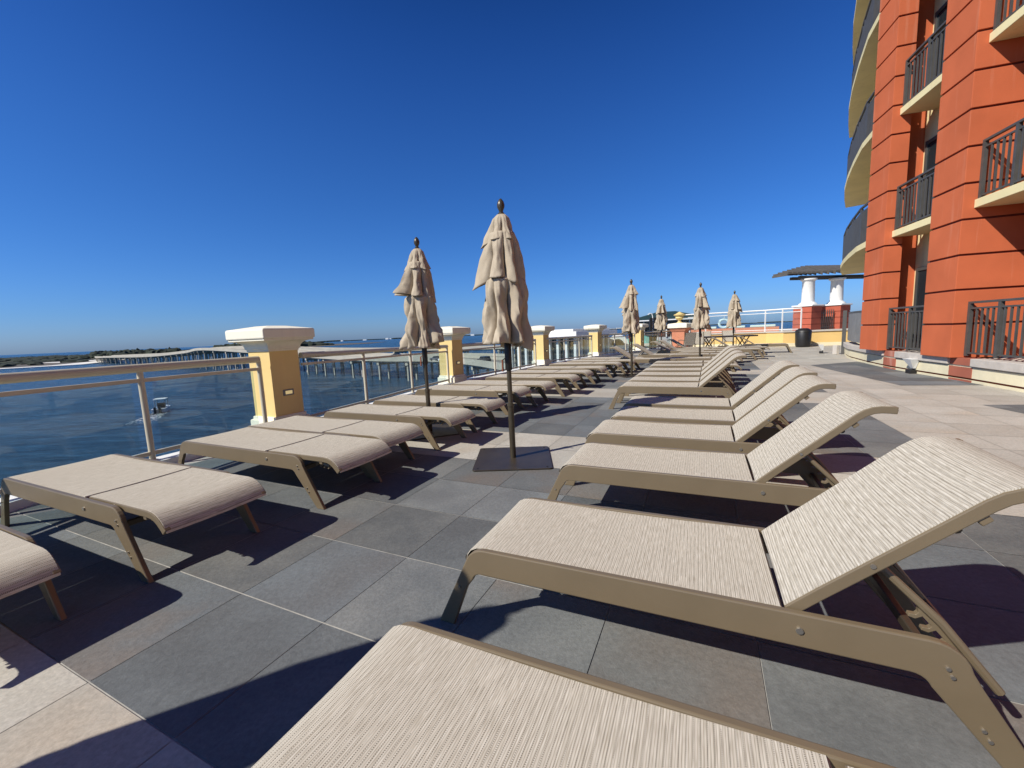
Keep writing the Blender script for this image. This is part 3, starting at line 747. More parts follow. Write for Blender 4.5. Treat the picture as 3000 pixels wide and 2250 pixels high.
# ================================================================== BUILDING
B0 = Vector((8.32, 7.80, 0)); bt = Vector((.304, .953, 0)).normalized(); bi = Vector((.953, -.304, 0)).normalized()
BM = Matrix((( bt.x, bi.x, 0, B0.x), (bt.y, bi.y, 0, B0.y), (0, 0, 1, 0), (0, 0, 0, 1)))
hotel = empty('hotel_building', (B0.x, B0.y, 0), 0, 'orange stucco hotel building with balconies and curved cream slabs, right edge', 'building')
WB = Matrix.Translation(-B0) @ BM      # base wall frame
HS = 1.055; H0 = Vector((8.78, 8.23, -.072))
HB = Matrix.Translation(H0 - B0) @ Matrix(((bt.x * HS, bi.x * HS, 0, 0), (bt.y * HS, bi.y * HS, 0, 0), (0, 0, HS, 0), (0, 0, 0, 1)))      # building-local (a, b, z) -> hotel-relative
def hb(mb, name, mat, par=hotel, **kw):
    mb.v = [HB @ Vector(v) for v in mb.v]; return mb.build(name, mat, par, **kw)
def wb(mb, name, mat, par=hotel, **kw):
    mb.v = [WB @ Vector(v) for v in mb.v]; return mb.build(name, mat, par, **kw)
def pier(a0, a1, b1, name='pier'):
    mb = MB(); gz = [1.11 + .629 * k for k in range(20)]
    zs = [.5] + gz; g = .038; ch = .0
    gm = MB()
    for k in range(len(zs)):
        z0 = zs[k] + (g if k else 0); z1 = zs[k + 1] if k + 1 < len(zs) else zs[k] + .6
        mb.box((a0, 0, z0), (a1, b1, z1))
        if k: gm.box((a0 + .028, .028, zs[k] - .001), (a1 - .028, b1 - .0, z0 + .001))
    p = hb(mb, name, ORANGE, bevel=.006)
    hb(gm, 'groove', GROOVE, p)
    return p
pier(0, .88, 1.75); pier(2.56, 3.45, .36); pier(-3.2, -2.2, 1.75)
# inner side walls and back walls of the bays
hb(MB().box((2.89, .36, .4), (3.45, 2.6, 13.4)).box((0, 1.76, .4), (.88, 2.6, 13.4)).box((-3.2, 1.76, .4), (-2.2, 2.6, 13.4)), 'side_wall', ORANGE)
SL = [.335 - .0, 3.20, 5.93, 8.68, 11.4]
hb(MB().box((.88, .80, .4), (2.89, 1.3, 13.4)), 'back_wall', SLABM)
hb(MB().box((-2.2, 1.80, .4), (0, 2.6, 13.4)), 'back_wall', ORANGE)
hb(MB().box((-16, 1.6, .3), (-3.21, 14, 13.4)).box((-3.2, 2.61, .3), (3.45, 14, 13.4)), 'outer_wall', paint('bay_shadow_paint', (0.13, 0.11, 0.085), 0.9))  # unseen bays: dark tone puts recess shade into the colour, limits orange bounce
for a_ in (-6.3, -9.4, -12.5): pier(a_, a_ + .95, 1.59)
def balcony(a0, a1, b0, bb, z, first=False, posts=True):
    if not first:
        hb(MB().box((a0 + .003, b0, z), (a1 - .003, bb, z + .145)), 'balcony_slab', SLABM, bevel=.006)
    zf = z + (.145 if not first else .0)
    o = empty('balcony_railing', (0, 0, 0)); o.parent = hotel
    mr = MB(); b = b0 + .06
    mr.box((a0 + .02, b - .03, zf + .96), (a1 - .02, b + .03, zf + 1.0))
    hb(mr, 'handrail', IRON, o, bevel=.003)
    hb(MB().box((a0 + .02, b - .018, zf + .86), (a1 - .02, b + .018, zf + .89)).box((a0 + .02, b - .018, zf + .04), (a1 - .02, b + .018, zf + .07)), 'rail', IRON, o)
    n = 1 if a1 - a0 < 1.9 else 2
    pm = [a0 + .045] + [a0 + (a1 - a0) * (k + 1) / (n + 1) for k in range(n)] + [a1 - .045]
    for a in pm: hb(MB().box((a - .028, b - .028, zf), (a + .028, b + .028, zf + .96)), 'post', IRON, o)
    bl = MB(); a = a0 + .12
    while a < a1 - .08:
        if min(abs(a - q) for q in pm) > .05: bl.box((a - .012, b - .014, zf + .07), (a + .012, b + .014, zf + .86))
        a += .125
    hb(bl, 'balusters', IRON, o)
for i, z in enumerate(SL[:4]):
    balcony(.88, 2.56, .14, .80, z if i else .535, i == 0)
    balcony(-2.2, 0, .16, 1.85, z if i else .535, i == 0)
    # sliding door and window in the middle bay
    zb = (z + .15 if i else .48)
    dm = MB()
    for a in (.90, 1.80, 2.70): dm.box((a, .755, zb), (a + .06, .799, zb + 1.98))
    dm.box((.96, .76, zb + 1.90), (2.70, .798, zb + 1.975)).box((.96, .76, zb + .0), (2.70, .798, zb + .07))
    d = hb(dm, 'balcony_door', IRON)
    hb(MB().box((.96, .78, zb + .07), (1.80, .792, zb + 1.90)), 'glass', DGLASS, d)
    hb(MB().box((1.86, .78, zb + .07), (2.70, .792, zb + 1.90)), 'glass', DGLASS, d)
hb(MB().box((-2.2, .22, .40), (0, 1.80, .478)), 'balcony_floor', COPING); hb(MB().box((.88, .22, .40), (2.89, .80, .478)), 'balcony_floor', COPING)
# furniture on the middle ground floor balcony: pale chair frames
# curved base wall
CV = [(-7, .36), (-4, .36), (-1.07, .38), (.4, .44), (1.8, .43), (3.08, .47), (4.6, .66), (6.47, .99), (7.6, 1.32), (8.73, 1.72)]
def strip(pts, off0, off1, z0, z1):
    mb = MB(); vs = []; n = len(pts)
    for i, (a, b) in enumerate(pts):
        p = Vector(pts[max(0, i - 1)]); q = Vector(pts[min(n - 1, i + 1)]); d = (q - p).normalized(); nn = Vector((d.y * -1, d.x))   # +b side (inward)
        for of in (off0, off1):
            for z in (z0, z1): vs.append((a + nn.x * of, b + nn.y * of, z))
    fs = []
    for i in range(n - 1):
        k = i * 4; fs += [(k, k + 4, k + 5, k + 1), (k + 2, k + 3, k + 7, k + 6), (k + 1, k + 5, k + 7, k + 3), (k, k + 2, k + 6, k + 4)]
    fs += [(0, 1, 3, 2), (n * 4 - 4, n * 4 - 2, n * 4 - 1, n * 4 - 3)]
    return mb.add(vs, fs)
def sub(pts, a0, a1):
    out = []
    def at(a):
        for (x0, y0), (x1, y1) in zip(pts, pts[1:]):
            if x0 <= a <= x1: return (a, y0 + (y1 - y0) * (a - x0) / (x1 - x0))
        return (a, pts[-1][1])
    return [at(a0)] + [p for p in pts if a0 < p[0] < a1] + [at(a1)]
bw = wb(strip(CV, .0, .3, .0, .045), 'base_wall', CREAM)
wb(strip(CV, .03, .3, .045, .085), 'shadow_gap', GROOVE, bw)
wb(strip(CV, -.004, .3, .085, .285), 'cream_band', CREAM, bw)
wb(strip(CV, .02, .3, .285, .315), 'joint', COPING, bw)
for a0, a1 in ((-7, -3.1), (-2.3, .12), (.76, 2.68), (3.33, 8.73)):
    wb(strip(sub(CV, a0, a1), -.05, .3, .315, .462), 'coping', COPING, bw, bevel=.008)
for a0, a1 in ((.12, .76), (2.68, 3.33), (-3.1, -2.3)):
    wb(strip(sub(CV, a0, a1), -.012, .1, .087, .283), 'red_stub', ORANGEW, bw)
    wb(strip(sub(CV, a0, a1), -.006, .1, .002, .043), 'red_stub', ORANGEW, bw)
    wb(strip(sub(CV, a0 + .003, a1 - .003), -.004, .3, .317, .453), 'red_stub', ORANGEW, bw)
# curved balconies beyond the far pier
CB = [(3.25, .03), (4.5, .22), (5.95, .60), (7.4, 1.02), (8.85, 1.50), (10.2, 2.02), (11.55, 2.58)]
for i, z in enumerate([3.18, 5.93, 8.68, 11.43]):
    hb(strip(CB, 0, 3.2, z, z + .15), 'curved_balcony_slab', SLABM)
    o = empty('curved_balcony_railing', (0, 0, 0)); o.parent = hotel
    pts = CB
    zf = z + .15
    hb(strip(pts, .04, .10, zf + 1.0, zf + 1.04), 'handrail', IRON, o)
    hb(strip(pts, .055, .085, zf + .88, zf + .91), 'rail', IRON, o); hb(strip(pts, .055, .085, zf + .04, zf + .07), 'rail', IRON, o)
    bl = MB(); L_ = 0; 
    for (x0, y0), (x1, y1) in zip(pts, pts[1:]):
        ln = math.hypot(x1 - x0, y1 - y0); k = 0
        while k * .085 < ln:
            u = k * .085 / ln; a = x0 + (x1 - x0) * u; b = y0 + (y1 - y0) * u
            nx, ny = -(y1 - y0) / ln, (x1 - x0) / ln
            a += nx * .07; b += ny * .07
            w = .028 if k % 14 == 0 else .012
            bl.box((a - w, b - .02, zf + .05), (a + w, b + .02, zf + (.98 if k % 14 == 0 else .88))); k += 1
    hb(bl, 'balusters', IRON, o)
hb(strip(CB, 3.0, 3.3, .4, 13.4), 'rear_wall', ORANGE)
# ground floor screen panel on the curved wall
wb(strip(sub(CV, 3.5, 8.4), .06, .10, .55, 1.50), 'screen_panel', GALV, bevel=.004)
wb(strip(sub(CV, 3.5, 8.5), .05, .11, 1.50, 1.55), 'screen_rail', IRON)

# wall lights: white wedges on the base wall
def sconce(p, rz, label):
    o = empty('wedge_light', (p[0], p[1], 0), rz, label, 'wall light', 'white wedge lights at the foot of the hotel wall')
    MB().add([(-.16, 0, .34), (.16, 0, .34), (-.05, 0, .12), (.05, 0, .12), (-.16, -.17, .34), (.16, -.17, .34), (-.04, -.05, .12), (.04, -.05, .12)],
             [(0, 1, 5, 4), (4, 5, 7, 6), (0, 4, 6, 2), (1, 3, 7, 5), (2, 6, 7, 3), (0, 2, 3, 1)]).build('shade', WHITEP, o)
    MB().box((-.09, -.13, .004), (.09, -.0, .09)).box((-.03, -.04, .09), (.03, -.005, .13)).build('foot', RUBBER, o, bevel=.01)
sc1 = BM @ Vector((1.85, .415, 0)); sconce((sc1.x, sc1.y), R(72.3 + 180), 'white wedge-shaped wall light with black foot, between the two orange piers')
sc2 = (12.35, 16.3); sconce(sc2, R(235), 'small white wedge-shaped wall light beside the dark gate')

# gate at the end of the hotel wall
g = empty('iron_gate', (12.45, 15.45, 0), R(52), 'open dark iron gate beside the curved hotel wall', 'gate')
MB().box((-.06, -.06, 0), (.06, .06, 1.62)).build('gate_post', IRON, g, bevel=.006)
MB().box((.1, -.02, .12), (1.1, .02, .16)).box((.1, -.02, .78), (1.1, .02, .82)).box((.1, -.02, 1.42), (1.1, .02, 1.46)).box((.08, -.02, .1), (.12, .02, 1.5)).box((1.06, -.02, .1), (1.10, .02, 1.5)).build('gate_frame', IRON, g)
m_ = MB()
for k in range(8): m_.box((.2 + k * .11, -.012, .16), (.222 + k * .11, .012, 1.42))
m_.build('gate_bars', IRON, g)
tag(MB().box((12.28, 15.55, 0), (12.40, 15.75, .34)).build('stone_block', COPING, bevel=.01), 'small pale stone block at the foot of the gate post', 'block')

# ================================================================== FAR END OF THE TERRACE
YW = [(10.2, 25.0), (14.05, 22.75), (14.4, 21.85), (16.8, 20.95), (19.5, 19.9)]
o = empty('low_yellow_wall', (YW[0][0], YW[0][1], 0), 0, 'low yellow terrace wall with cream skirting at the far end', 'wall')
def wstrip(pts, off0, off1, z0, z1):
    q = [(Vector(p) - Vector(YW[0])) for p in pts]
    return strip([(v.x, v.y) for v in q], off0, off1, z0, z1)
wstrip(YW, -.0, .3, 0, .17).build('skirting', CREAM, o); wstrip(YW, .02, .3, .17, .74).build('wall_panel', YELLOW, o); wstrip(YW, -.04, .34, .74, .81).build('coping', COPING, o)
o = empty('upper_glass_railing', (YW[0][0], YW[0][1], .81), 0, 'white glass railing on top of the low yellow wall', 'railing')
WP = []
for (x0, y0), (x1, y1) in zip(YW[:-1], YW[1:]):
    n = max(1, round(math.hypot(x1 - x0, y1 - y0) / 1.45))
    for k in range(n): WP.append((x0 + (x1 - x0) * k / n - YW[0][0], y0 + (y1 - y0) * k / n - YW[0][1] + .12))
WP = [p for p in WP if p[0] < 5.0]
WP.append((4.9, -3.55 + .1))
MB().tube([(x, y, 1.15) for x, y in WP], .036, 10).build('top_rail', WHITEP, o, True)
MB().tube([(x, y, .98) for x, y in WP], .018, 8).build('middle_rail', WHITEP, o, True)
MB().tube([(x, y, .08) for x, y in WP], .018, 8).build('bottom_rail', WHITEP, o, True)
for x, y in WP: MB().box((x - .024, y - .024, 0), (x + .024, y + .024, 1.13)).build('post', WHITEP, o)
for (x0, y0), (x1, y1) in zip(WP, WP[1:]):
    d = Vector((x1 - x0, y1 - y0)).normalized() * .06; nx, ny = -d.y * .08, d.x * .08
    MB().add([(x0 + d.x, y0 + d.y, .1), (x1 - d.x, y1 - d.y, .1), (x1 - d.x, y1 - d.y, .96), (x0 + d.x, y0 + d.y, .96)], [(0, 1, 2, 3)]).build('glass_panel', GLASS, o)
# raised ground behind the wall
tag(MB().prism(ccw([(10.4, 25.35), (14.2, 23.05), (14.6, 22.2), (17.0, 21.3), (30, 16.5), (34, 34), (16, 36)]), -13.5, .70).build('upper_terrace_ground', COPING), kind='structure')
# trash can
tc_ = empty('litter_bin', (14.75, 20.85, 0), 0, 'black cylindrical litter bin with domed lid against the yellow wall', 'litter bin')
MB().lathe([(.28, 0), (.31, .03), (.33, .1), (.35, .72), (.34, .74)], 28).build('body', RUBBER, tc_, True)
MB().lathe([(.345, .74), (.36, .76), (.33, .84), (.2, .93), (.11, .94)], 28).build('lid', RUBBER, tc_, True)
# life ring on the railing
lr = empty('life_ring', (12.35, 24.0, 1.35), R(-31), 'pale blue life ring hanging on the white glass railing', 'life ring')
MB().tube([(.235 * math.cos(2 * math.pi * k / 28), .05, .235 * math.sin(2 * math.pi * k / 28)) for k in range(29)], .06, 8, caps=False).build('ring', RINGM, lr, True)
MB().tube([(.30 * math.cos(2 * math.pi * k / 28), .05, .30 * math.sin(2 * math.pi * k / 28) + .01) for k in range(29)], .01, 6, caps=False).tube([(0, .05, .22), (.02, .05, .45)], .01, 6).build('rope', WHITEP, lr, True)

# table and chairs
tb = empty('dining_table', (10.55, 20.3, 0), R(-12), 'dark dining table with crossed legs at the far end of the terrace', 'table')
MB().box((-1.3, -.45, .68), (1.3, .45, .745)).build('tabletop', TABLEM, tb, bevel=.01)
for sx in (-.75, .75):
    lg = MB()
    for sg in (-1, 1):
        lg.tube([(sx - .22 * sg, -.3, 0.01), (sx + .22 * sg, -.3, .70)], .025, 8).tube([(sx - .22 * sg, .3, 0.01), (sx + .22 * sg, .3, .70)], .025, 8)
    lg.build('leg_trestle', TABLEM, tb)
def make_chair():
    o = empty('sling_chair', (0, 0, 0))
    MB().add([(-.25, -.24, .43), (.25, -.24, .43), (.25, .22, .40), (-.25, .22, .40), (-.25, -.24, .422), (.25, -.24, .422), (.25, .22, .392), (-.25, .22, .392)],
             [(0, 1, 2, 3), (7, 6, 5, 4), (0, 4, 5, 1), (1, 5, 6, 2), (2, 6, 7, 3), (3, 7, 4, 0)]).build('seat', SLING, o)
    MB().add([(-.24, .22, .42), (.24, .22, .42), (.24, .34, .98), (-.24, .34, .98), (-.24, .235, .42), (.24, .235, .42), (.24, .355, .98), (-.24, .355, .98)],
             [(0, 1, 2, 3), (7, 6, 5, 4), (0, 4, 5, 1), (1, 5, 6, 2), (2, 6, 7, 3), (3, 7, 4, 0)]).build('backrest', SLING, o)
    for s in (-1, 1):
        MB().tube([(s * .26, -.24, 0.01), (s * .26, -.26, .64)], .016, 8).build('leg', FRAME, o, True)
        MB().tube([(s * .26, .30, 0.01), (s * .26, .20, .42), (s * .26, .35, .99)], .016, 8).build('leg', FRAME, o, True)
        MB().tube([(s * .26, -.27, .64), (s * .27, .0, .65), (s * .26, .27, .63)], .018, 8).build('armrest', FRAME, o, True)
    return o
ch = make_chair(); uc = [False]
for (x, y), rz, lab in (((10.15, 21.35), -10, 'pale sling chair behind the dark table, left one'), ((11.15, 21.1), -14, 'pale sling chair behind the dark table, right one'),
                        ((8.35, 19.6), 185, 'sling chair with its back to us, right of the terracotta pillar'), ((9.1, 19.9), 140, 'sling chair turned sideways between the terracotta pillar and the dark table')):
    place(ch, uc, (x, y, 0), R(rz), lab, 'chair', 'sling chairs at the far table')

# terracotta pillar with urn
tp = empty('terracotta_pillar', (10.15, 24.75, 0), R(-42), 'terracotta pillar with broad white cap below the yellow urn', 'pillar')
frustum(MB(), [(.36, 0), (.36, 1.0)]).build('shaft', TERRA, tp)
frustum(MB(), [(.40, 1.0), (.42, 1.05), (.50, 1.18), (.52, 1.2)]).build('neck', TERRA, tp)
frustum(MB(), [(.56, 1.2), (.56, 1.42), (.50, 1.46), (.2, 1.5)]).build('cap_slab', CAPM, tp, bevel=.015)
un = tag(MB().lathe([(.16, 0), (.16, .05), (.06, .10), (.06, .16), (.17, .22), (.24, .30), (.22, .36), (.20, .38), (.33, .47), (.34, .50), (.20, .56), (.04, .66), (.01, .68)], 24).build('urn', URNM, smooth=True, loc=(10.1, 24.75, 1.48)), 'yellow urn on top of the terracotta pillar', 'urn')

# pergola on pedestals
pg = empty('pergola', (19.3, 27, .70), 0, 'weathered slatted pergola roof on white columns and red pedestals', 'pergola')
for k, (x, y) in enumerate(((0, 0), (2.15, .4), (7.2, 1.8))):
    Tm = Matrix.Translation((x, y, 0)) @ Matrix.Rotation(R(25), 4, 'Z')
    pd = MB(); q = frustum(MB(), [(.55, 0), (.55, .36)])
    for z0 in (0, .38, .76, 1.14): pd.box((-.56, -.56, z0), (.56, .56, z0 + .35))
    pd.v = [Tm @ v for v in pd.v]; pdo = pd.build('pedestal', REDP, pg)
    gg = MB().box((-.53, -.53, .02), (.53, .53, 1.5)); gg.v = [Tm @ v for v in gg.v]; gg.build('groove', GROOVE, pdo)
    c_ = MB().box((-.64, -.64, 1.50), (.64, .64, 1.60)); c_.v = [Tm @ v for v in c_.v]; c_.build('pedestal_cap', WHITEP, pdo, bevel=.03)
    MB().lathe([(.52, 1.60), (.50, 1.68), (.42, 1.74), (.36, 1.80), (.34, 3.08), (.39, 3.14), (.46, 3.18), (.46, 3.26)], 26, Matrix.Translation((x, y, 0))).build('column', WHITEP, pg, True)
MB().box((-.7, -.1, 3.27), (12, .1, 3.45)).build('beam', WOODG, pg, rot=(0, 0, R(10)))
MB().box((-.7, .55, 3.27), (12, .75, 3.45)).build('beam', WOODG, pg, rot=(0, 0, R(10)))
rf = MB()
for k in range(40):
    x = -1.75 + k * .34; t0 = min(1, max(0.0, (x + 1.75) / 2.2)) ** .8; y0 = .18 * x + .55; wf = .75 + .65 * min(1, max(0, (x - .3) / 1.4))
    for (w0, w1, dz) in ((0, .07, 0), (.07, .30, .10)):
        q = []
        for xx in (x + w0, x + w1):
            for (yy, zz, th) in ((y0 - wf, 3.46, .11), (y0 + .75, 3.50 + .55 * t0, .12)):
                q += [(xx, yy, zz + dz), (xx, yy, zz + th + dz * 1.15)]
        rf.add(q, [(0, 1, 3, 2), (4, 6, 7, 5), (0, 4, 5, 1), (2, 3, 7, 6), (1, 5, 7, 3), (0, 2, 6, 4)])
rf.build('rafters', WOODG, pg)
ig = empty('iron_fence', (20.0, 26.7, .70), R(10), 'black iron picket fence between the two red pedestals', 'fence')
m_ = MB()
for k in range(7): m_.box((k * .15, 0, 0.02), (k * .15 + .03, .03, 1.25))
m_.build('pickets', IRON, ig); MB().box((-.05, -.005, 1.02), (1.0, .035, 1.06)).box((-.05, -.005, .12), (1.0, .035, .16)).build('rails', IRON, ig)
# planter behind the glass
pw = empty('planter_bench', (17.0, 29.0, .70), R(-30), 'low terracotta bench wall with pale cushions behind the glass railing', 'bench')
MB().box((-4, -.3, 0), (1.5, .3, .30)).build('bench_wall', TERRA, pw); 
for k in range(3): MB().box((-3.8 + k * 1.8, -.28, .305), (-2.3 + k * 1.8, .25, .46)).build('cushion', paint('pale_cushion', (.55, .66, .60), .9, .05) if k == 0 else bpy.data.materials['pale_cushion'], pw, bevel=.04)

# ================================================================== BEYOND THE RAILING
# white sunroom on the lower level
sr = empty('white_sunroom', (4.6, 30, -4), R(-38), 'white sunroom with tall windows below the terrace, between third and fourth yellow pillars', 'building')
MB().box((-4.6, -2.5, 4.85), (1.6, 4, 5.25)).box((-4.3, -2.2, 5.25), (1.2, 3.5, 5.42)).build('roof', WHITEP, sr, bevel=.04)
MB().box((-4.3, -1.9, -8), (1.3, 3.5, 2.6)).build('wall', WHITEP, sr)
MB().box((-4.1, -1.7, 2.62), (1.1, 3.3, 4.84)).build('interior', DGLASS, sr)
for k in range(9): MB().box((-4.35 + k * .68, -1.98, 2.6), (-4.17 + k * .68, -1.72, 4.85)).build('mullion', WHITEP, sr)
for k in range(6): MB().box((1.1, -1.4 + k * .85, 2.6), (1.35, -1.2 + k * .85, 4.85)).build('mullion', WHITEP, sr)
# grey wall block with white arch and teal umbrella beyond the fourth railing bay
gb = empty('grey_annex', (13.5, 42, -13), R(-30), 'pale grey annex wall below the terrace behind the fourth railing bay', 'building')
MB().box((-9, -3, 0), (6, 6, 12.6)).build('wall', SHUT, gb); MB().box((-9.2, -3.2, 12.6), (6.2, 6.2, 12.9)).build('roof', COPING, gb)
ar = empty('white_arch', (8.6, 33.2, -3.0), R(-15), 'small white arched dormer behind the fourth railing bay', 'dormer')
MB().slab_xz([(-.85, 0), (.85, 0), (.85, 3.0)] + [(.85 * math.cos(R(a)), 3.0 + .85 * math.sin(R(a))) for a in range(15, 180, 15)] + [(-.85, 3.0)], 0, .3).build('arch_wall', WHITEP, ar)
MB().slab_xz([(-.5, 3.0), (.5, 3.0)] + [(.5 * math.cos(R(a)), 3.0 + .5 * math.sin(R(a))) for a in range(20, 180, 20)], -.03, .02).box((-.35, -.03, 2.1), (-.18, .02, 2.6)).box((.0, -.03, 2.1), (.17, .02, 2.6)).build('window', DGLASS, ar)
tu = empty('teal_parasol', (11.4, 36.5, -3), 0, 'open teal parasol on the lower level, right of the white arch', 'parasol')
MB().lathe([(.05, 0), (.05, 3.4)], 8).build('pole', WHITEP, tu)
MB().lathe([(1.9, 3.0), (1.88, 3.03), (.9, 3.45), (.05, 3.75)], 8).build('canopy', TEAL, tu)
# green roofed pavilion
gp_ = empty('green_roof_pavilion', (22.6, 60, -13), R(-20), 'pavilion with dark green hipped roof and white posts beyond the terrace', 'building')
MB().add([(-5.2, -4, 15.3), (5.2, -4, 15.3), (5.2, 4, 15.3), (-5.2, 4, 15.3), (-1.2, 0, 16.45), (1.2, 0, 16.45)], [(0, 1, 5, 4), (1, 2, 5), (2, 3, 4, 5), (3, 0, 4), (0, 3, 2, 1)]).build('roof', GREENR, gp_)
MB().box((-5.25, -4.05, 15.15), (5.25, 4.05, 15.3)).build('fascia', WHITEP, gp_)
MB().box((-4.4, -3.2, 0), (4.4, 3.2, 12.9)).build('wall', SHUT, gp_); MB().box((-4.2, -3.0, 12.9), (4.2, 3.0, 15.15)).build('window', DGLASS, gp_)
for k in range(7): MB().box((-4.5 + k * 1.46, -3.4, 12.9), (-4.35 + k * 1.46, -3.2, 15.15)).build('post', WHITEP, gp_)
# outdoor shower mast
sh = empty('outdoor_shower', (8.9, 26.0, 0), 0, 'white shower mast with curved arm and dark column behind the fifth pillar', 'shower')
MB().box((-.16, -.1, -1), (-.02, .1, 1.9)).box((.1, -.1, -1), (.24, .1, 1.9)).build('column', RUBBER, sh)
MB().tube([(.03, 0, -1), (.03, 0, 2.0), (-.02, 0, 2.14), (-.15, 0, 2.17), (-.26, 0, 2.08)], .03, 8).build('arm', WHITEP, sh, True)

# ------------------------------------------------------------------ bridges
def smooth_path(P, step):
    P = [Vector(p) for p in P]; out = []
    for i in range(len(P) - 1):
        p0, p1, p2, p3 = P[max(i - 1, 0)], P[i], P[i + 1], P[min(i + 2, len(P) - 1)]
        n = max(2, int((p2 - p1).length / step))
        for k in range(n):
            t = k / n
            out.append(.5 * ((2 * p1) + (p2 - p0) * t + (2 * p0 - 5 * p1 + 4 * p2 - p3) * t * t + (3 * p1 - p0 - 3 * p2 + p3) * t ** 3))
    out.append(P[-1]); return out
def sweep(path, prof, name, mat, par):
    """prof: closed list of (offset to the far side, dz)"""
    mb = MB(); vs = []; n = len(prof)
    for i, p in enumerate(path):
        d = path[min(i + 1, len(path) - 1)] - path[max(i - 1, 0)]; d.z = 0; d.normalize(); nn = Vector((d.y, -d.x, 0))
        if nn.y < 0: nn = -nn
        for of, dz in prof: vs.append(p + nn * of + Vector((0, 0, dz)))
    fs = []
    for i in range(len(path) - 1):
        for k in range(n): fs.append((i * n + k, i * n + (k + 1) % n, (i + 1) * n + (k + 1) % n, (i + 1) * n + k))
    mb.add(vs, fs); return mb.build(name, mat, par)
def rect(o0, o1, z0, z1): return [(o0, z0), (o1, z0), (o1, z1), (o0, z1)]
def bridge(P, width, label, every, ncol, name):
    o = empty(name, (0, 0, 0), 0, label, 'bridge')
    path = smooth_path(P, 6)
    sweep(path, rect(0, width, -.35, 0), 'road_deck', ROADM, o)
    sweep(path, rect(-.25, .15, -.75, .85), 'barrier', CONC, o); sweep(path, rect(width - .15, width + .25, -.75, .85), 'barrier', CONC, o)
    if width > 16: sweep(path, rect(width / 2 - .2, width / 2 + .2, 0, .8), 'median_barrier', CONC, o)
    g_ = MB()
    for k in range(5): pass
    sweep(path, rect(.8, 1.4, -1.3, -.36), 'girder', CONC, o); sweep(path, rect(width * .5 - .3, width * .5 + .3, -1.3, -.36), 'girder', CONC, o); sweep(path, rect(width - 1.4, width - .8, -1.3, -.36), 'girder', CONC, o)
    acc = 0; cnt = 0
    for i in range(1, len(path) - 1):
        acc += (path[i] - path[i - 1]).length
        if acc >= every:
            acc = 0; cnt += 1
            p = path[i]; d = path[i + 1] - path[i - 1]; d.z = 0; d.normalize(); nn = Vector((d.y, -d.x, 0))
            if nn.y < 0: nn = -nn
            mb = MB(); Mx = Matrix(((nn.x, d.x, 0, p.x), (nn.y, d.y, 0, p.y), (0, 0, 1, p.z), (0, 0, 0, 1)))
            mb.box((.3, -.6, -2.2), (width - .3, .6, -1.32), Mx)
            for k in range(ncol):
                x = 1 + (width - 2) * k / (ncol - 1)
                mb.box((x - .32, -.32, WZ - p.z - 1), (x + .32, .32, -2.15), Mx)
            mb.build('pier', CONC, o)
    return o
NEARP = [(20, 62, -6.0), (8, 76, -6.0), (-2, 92, -6.0), (-11, 112, -6.0), (-26, 135, -6.0), (-49, 151, -6.0), (-81, 178, -5.3), (-130, 218, -3.2), (-200, 270, -.4), (-262, 332, -2.8), (-350, 398, -5.6), (-500, 505, -6.2), (-640, 640, -7.5)]
bridge(NEARP, 18, 'near concrete road bridge on rows of piles, carrying cars', 15, 5, 'road_bridge')
FARPA = [(90, 190, -6.2), (30, 212, -6.2), (-25, 235, -6.2), (-80, 266, -5.8), (-140, 300, -4.4), (-225, 350, -.6), (-300, 405, -1.5), (-400, 480, -5), (-560, 600, -6.6), (-690, 720, -8)]
bridge(FARPA, 12, 'far concrete road bridge running parallel behind the near one', 22, 4, 'road_bridge')

def car(x, y, z, rz, kind, mat, label):
    o = empty('car', (x, y, z), rz, label, 'car', 'cars on the near road bridge')
    if kind == 'suv':
        body = [(-2.3, .35), (2.3, .35), (2.35, .75), (2.2, 1.0), (1.25, 1.12), (-2.25, 1.15), (-2.35, .8)]
        cab = [(1.15, 1.1), (.45, 1.68), (-1.95, 1.70), (-2.25, 1.14)]
    else:
        body = [(-2.25, .3), (2.25, .3), (2.3, .62), (2.1, .85), (1.2, .95), (-1.7, 1.0), (-2.25, .9)]
        cab = [(1.15, .94), (.45, 1.38), (-.9, 1.42), (-1.75, .98)]
    MB().slab_xz(body, -.9, .9).build('body', mat, o, bevel=.08)
    MB().slab_xz(cab[::-1], -.78, .78).build('windows', DGLASS, o, bevel=.05)
    MB().slab_xz([(cab[1][0] - .1, cab[1][1] - .03), (cab[1][0] - .15, cab[1][1] + .05), (cab[2][0] + .1, cab[2][1] + .05), (cab[2][0] + .05, cab[2][1] - .03)][::-1], -.76, .76).build('roof', mat, o, bevel=.03)
    for sx in (-1.4, 1.4):
        for sy in (-.92, .72): MB().tube([(sx, sy, .33), (sx, sy + .2, .33)], .33, 16).build('wheel', RUBBER, o)
    return o
def on_plane(u, v, z):
    return None
car(-7.0, 106.5, -6.0, R(122), 'suv', CARB, 'black SUV on the near bridge, right of the second pillar')
car(5.3, 113.5, -6.0, R(118), 'sedan', CARW, 'white car on the near bridge, left of the third pillar')
car(4.8, 97.0, -6.0, R(115), 'suv', CARB, 'black car on the near bridge, half hidden by the third pillar')
car(-22.5, 125, -5.98, R(138), 'sedan', CARG, 'dark grey car on the near bridge, left of the second pillar')
car(-18.9, 118.5, -5.98, R(135), 'sedan', CARW, 'white car on the near bridge, following the dark grey one')
car(-45, 163, -5.98, R(150), 'sedan', CARB, 'black car on the near bridge, above the first railing gap')

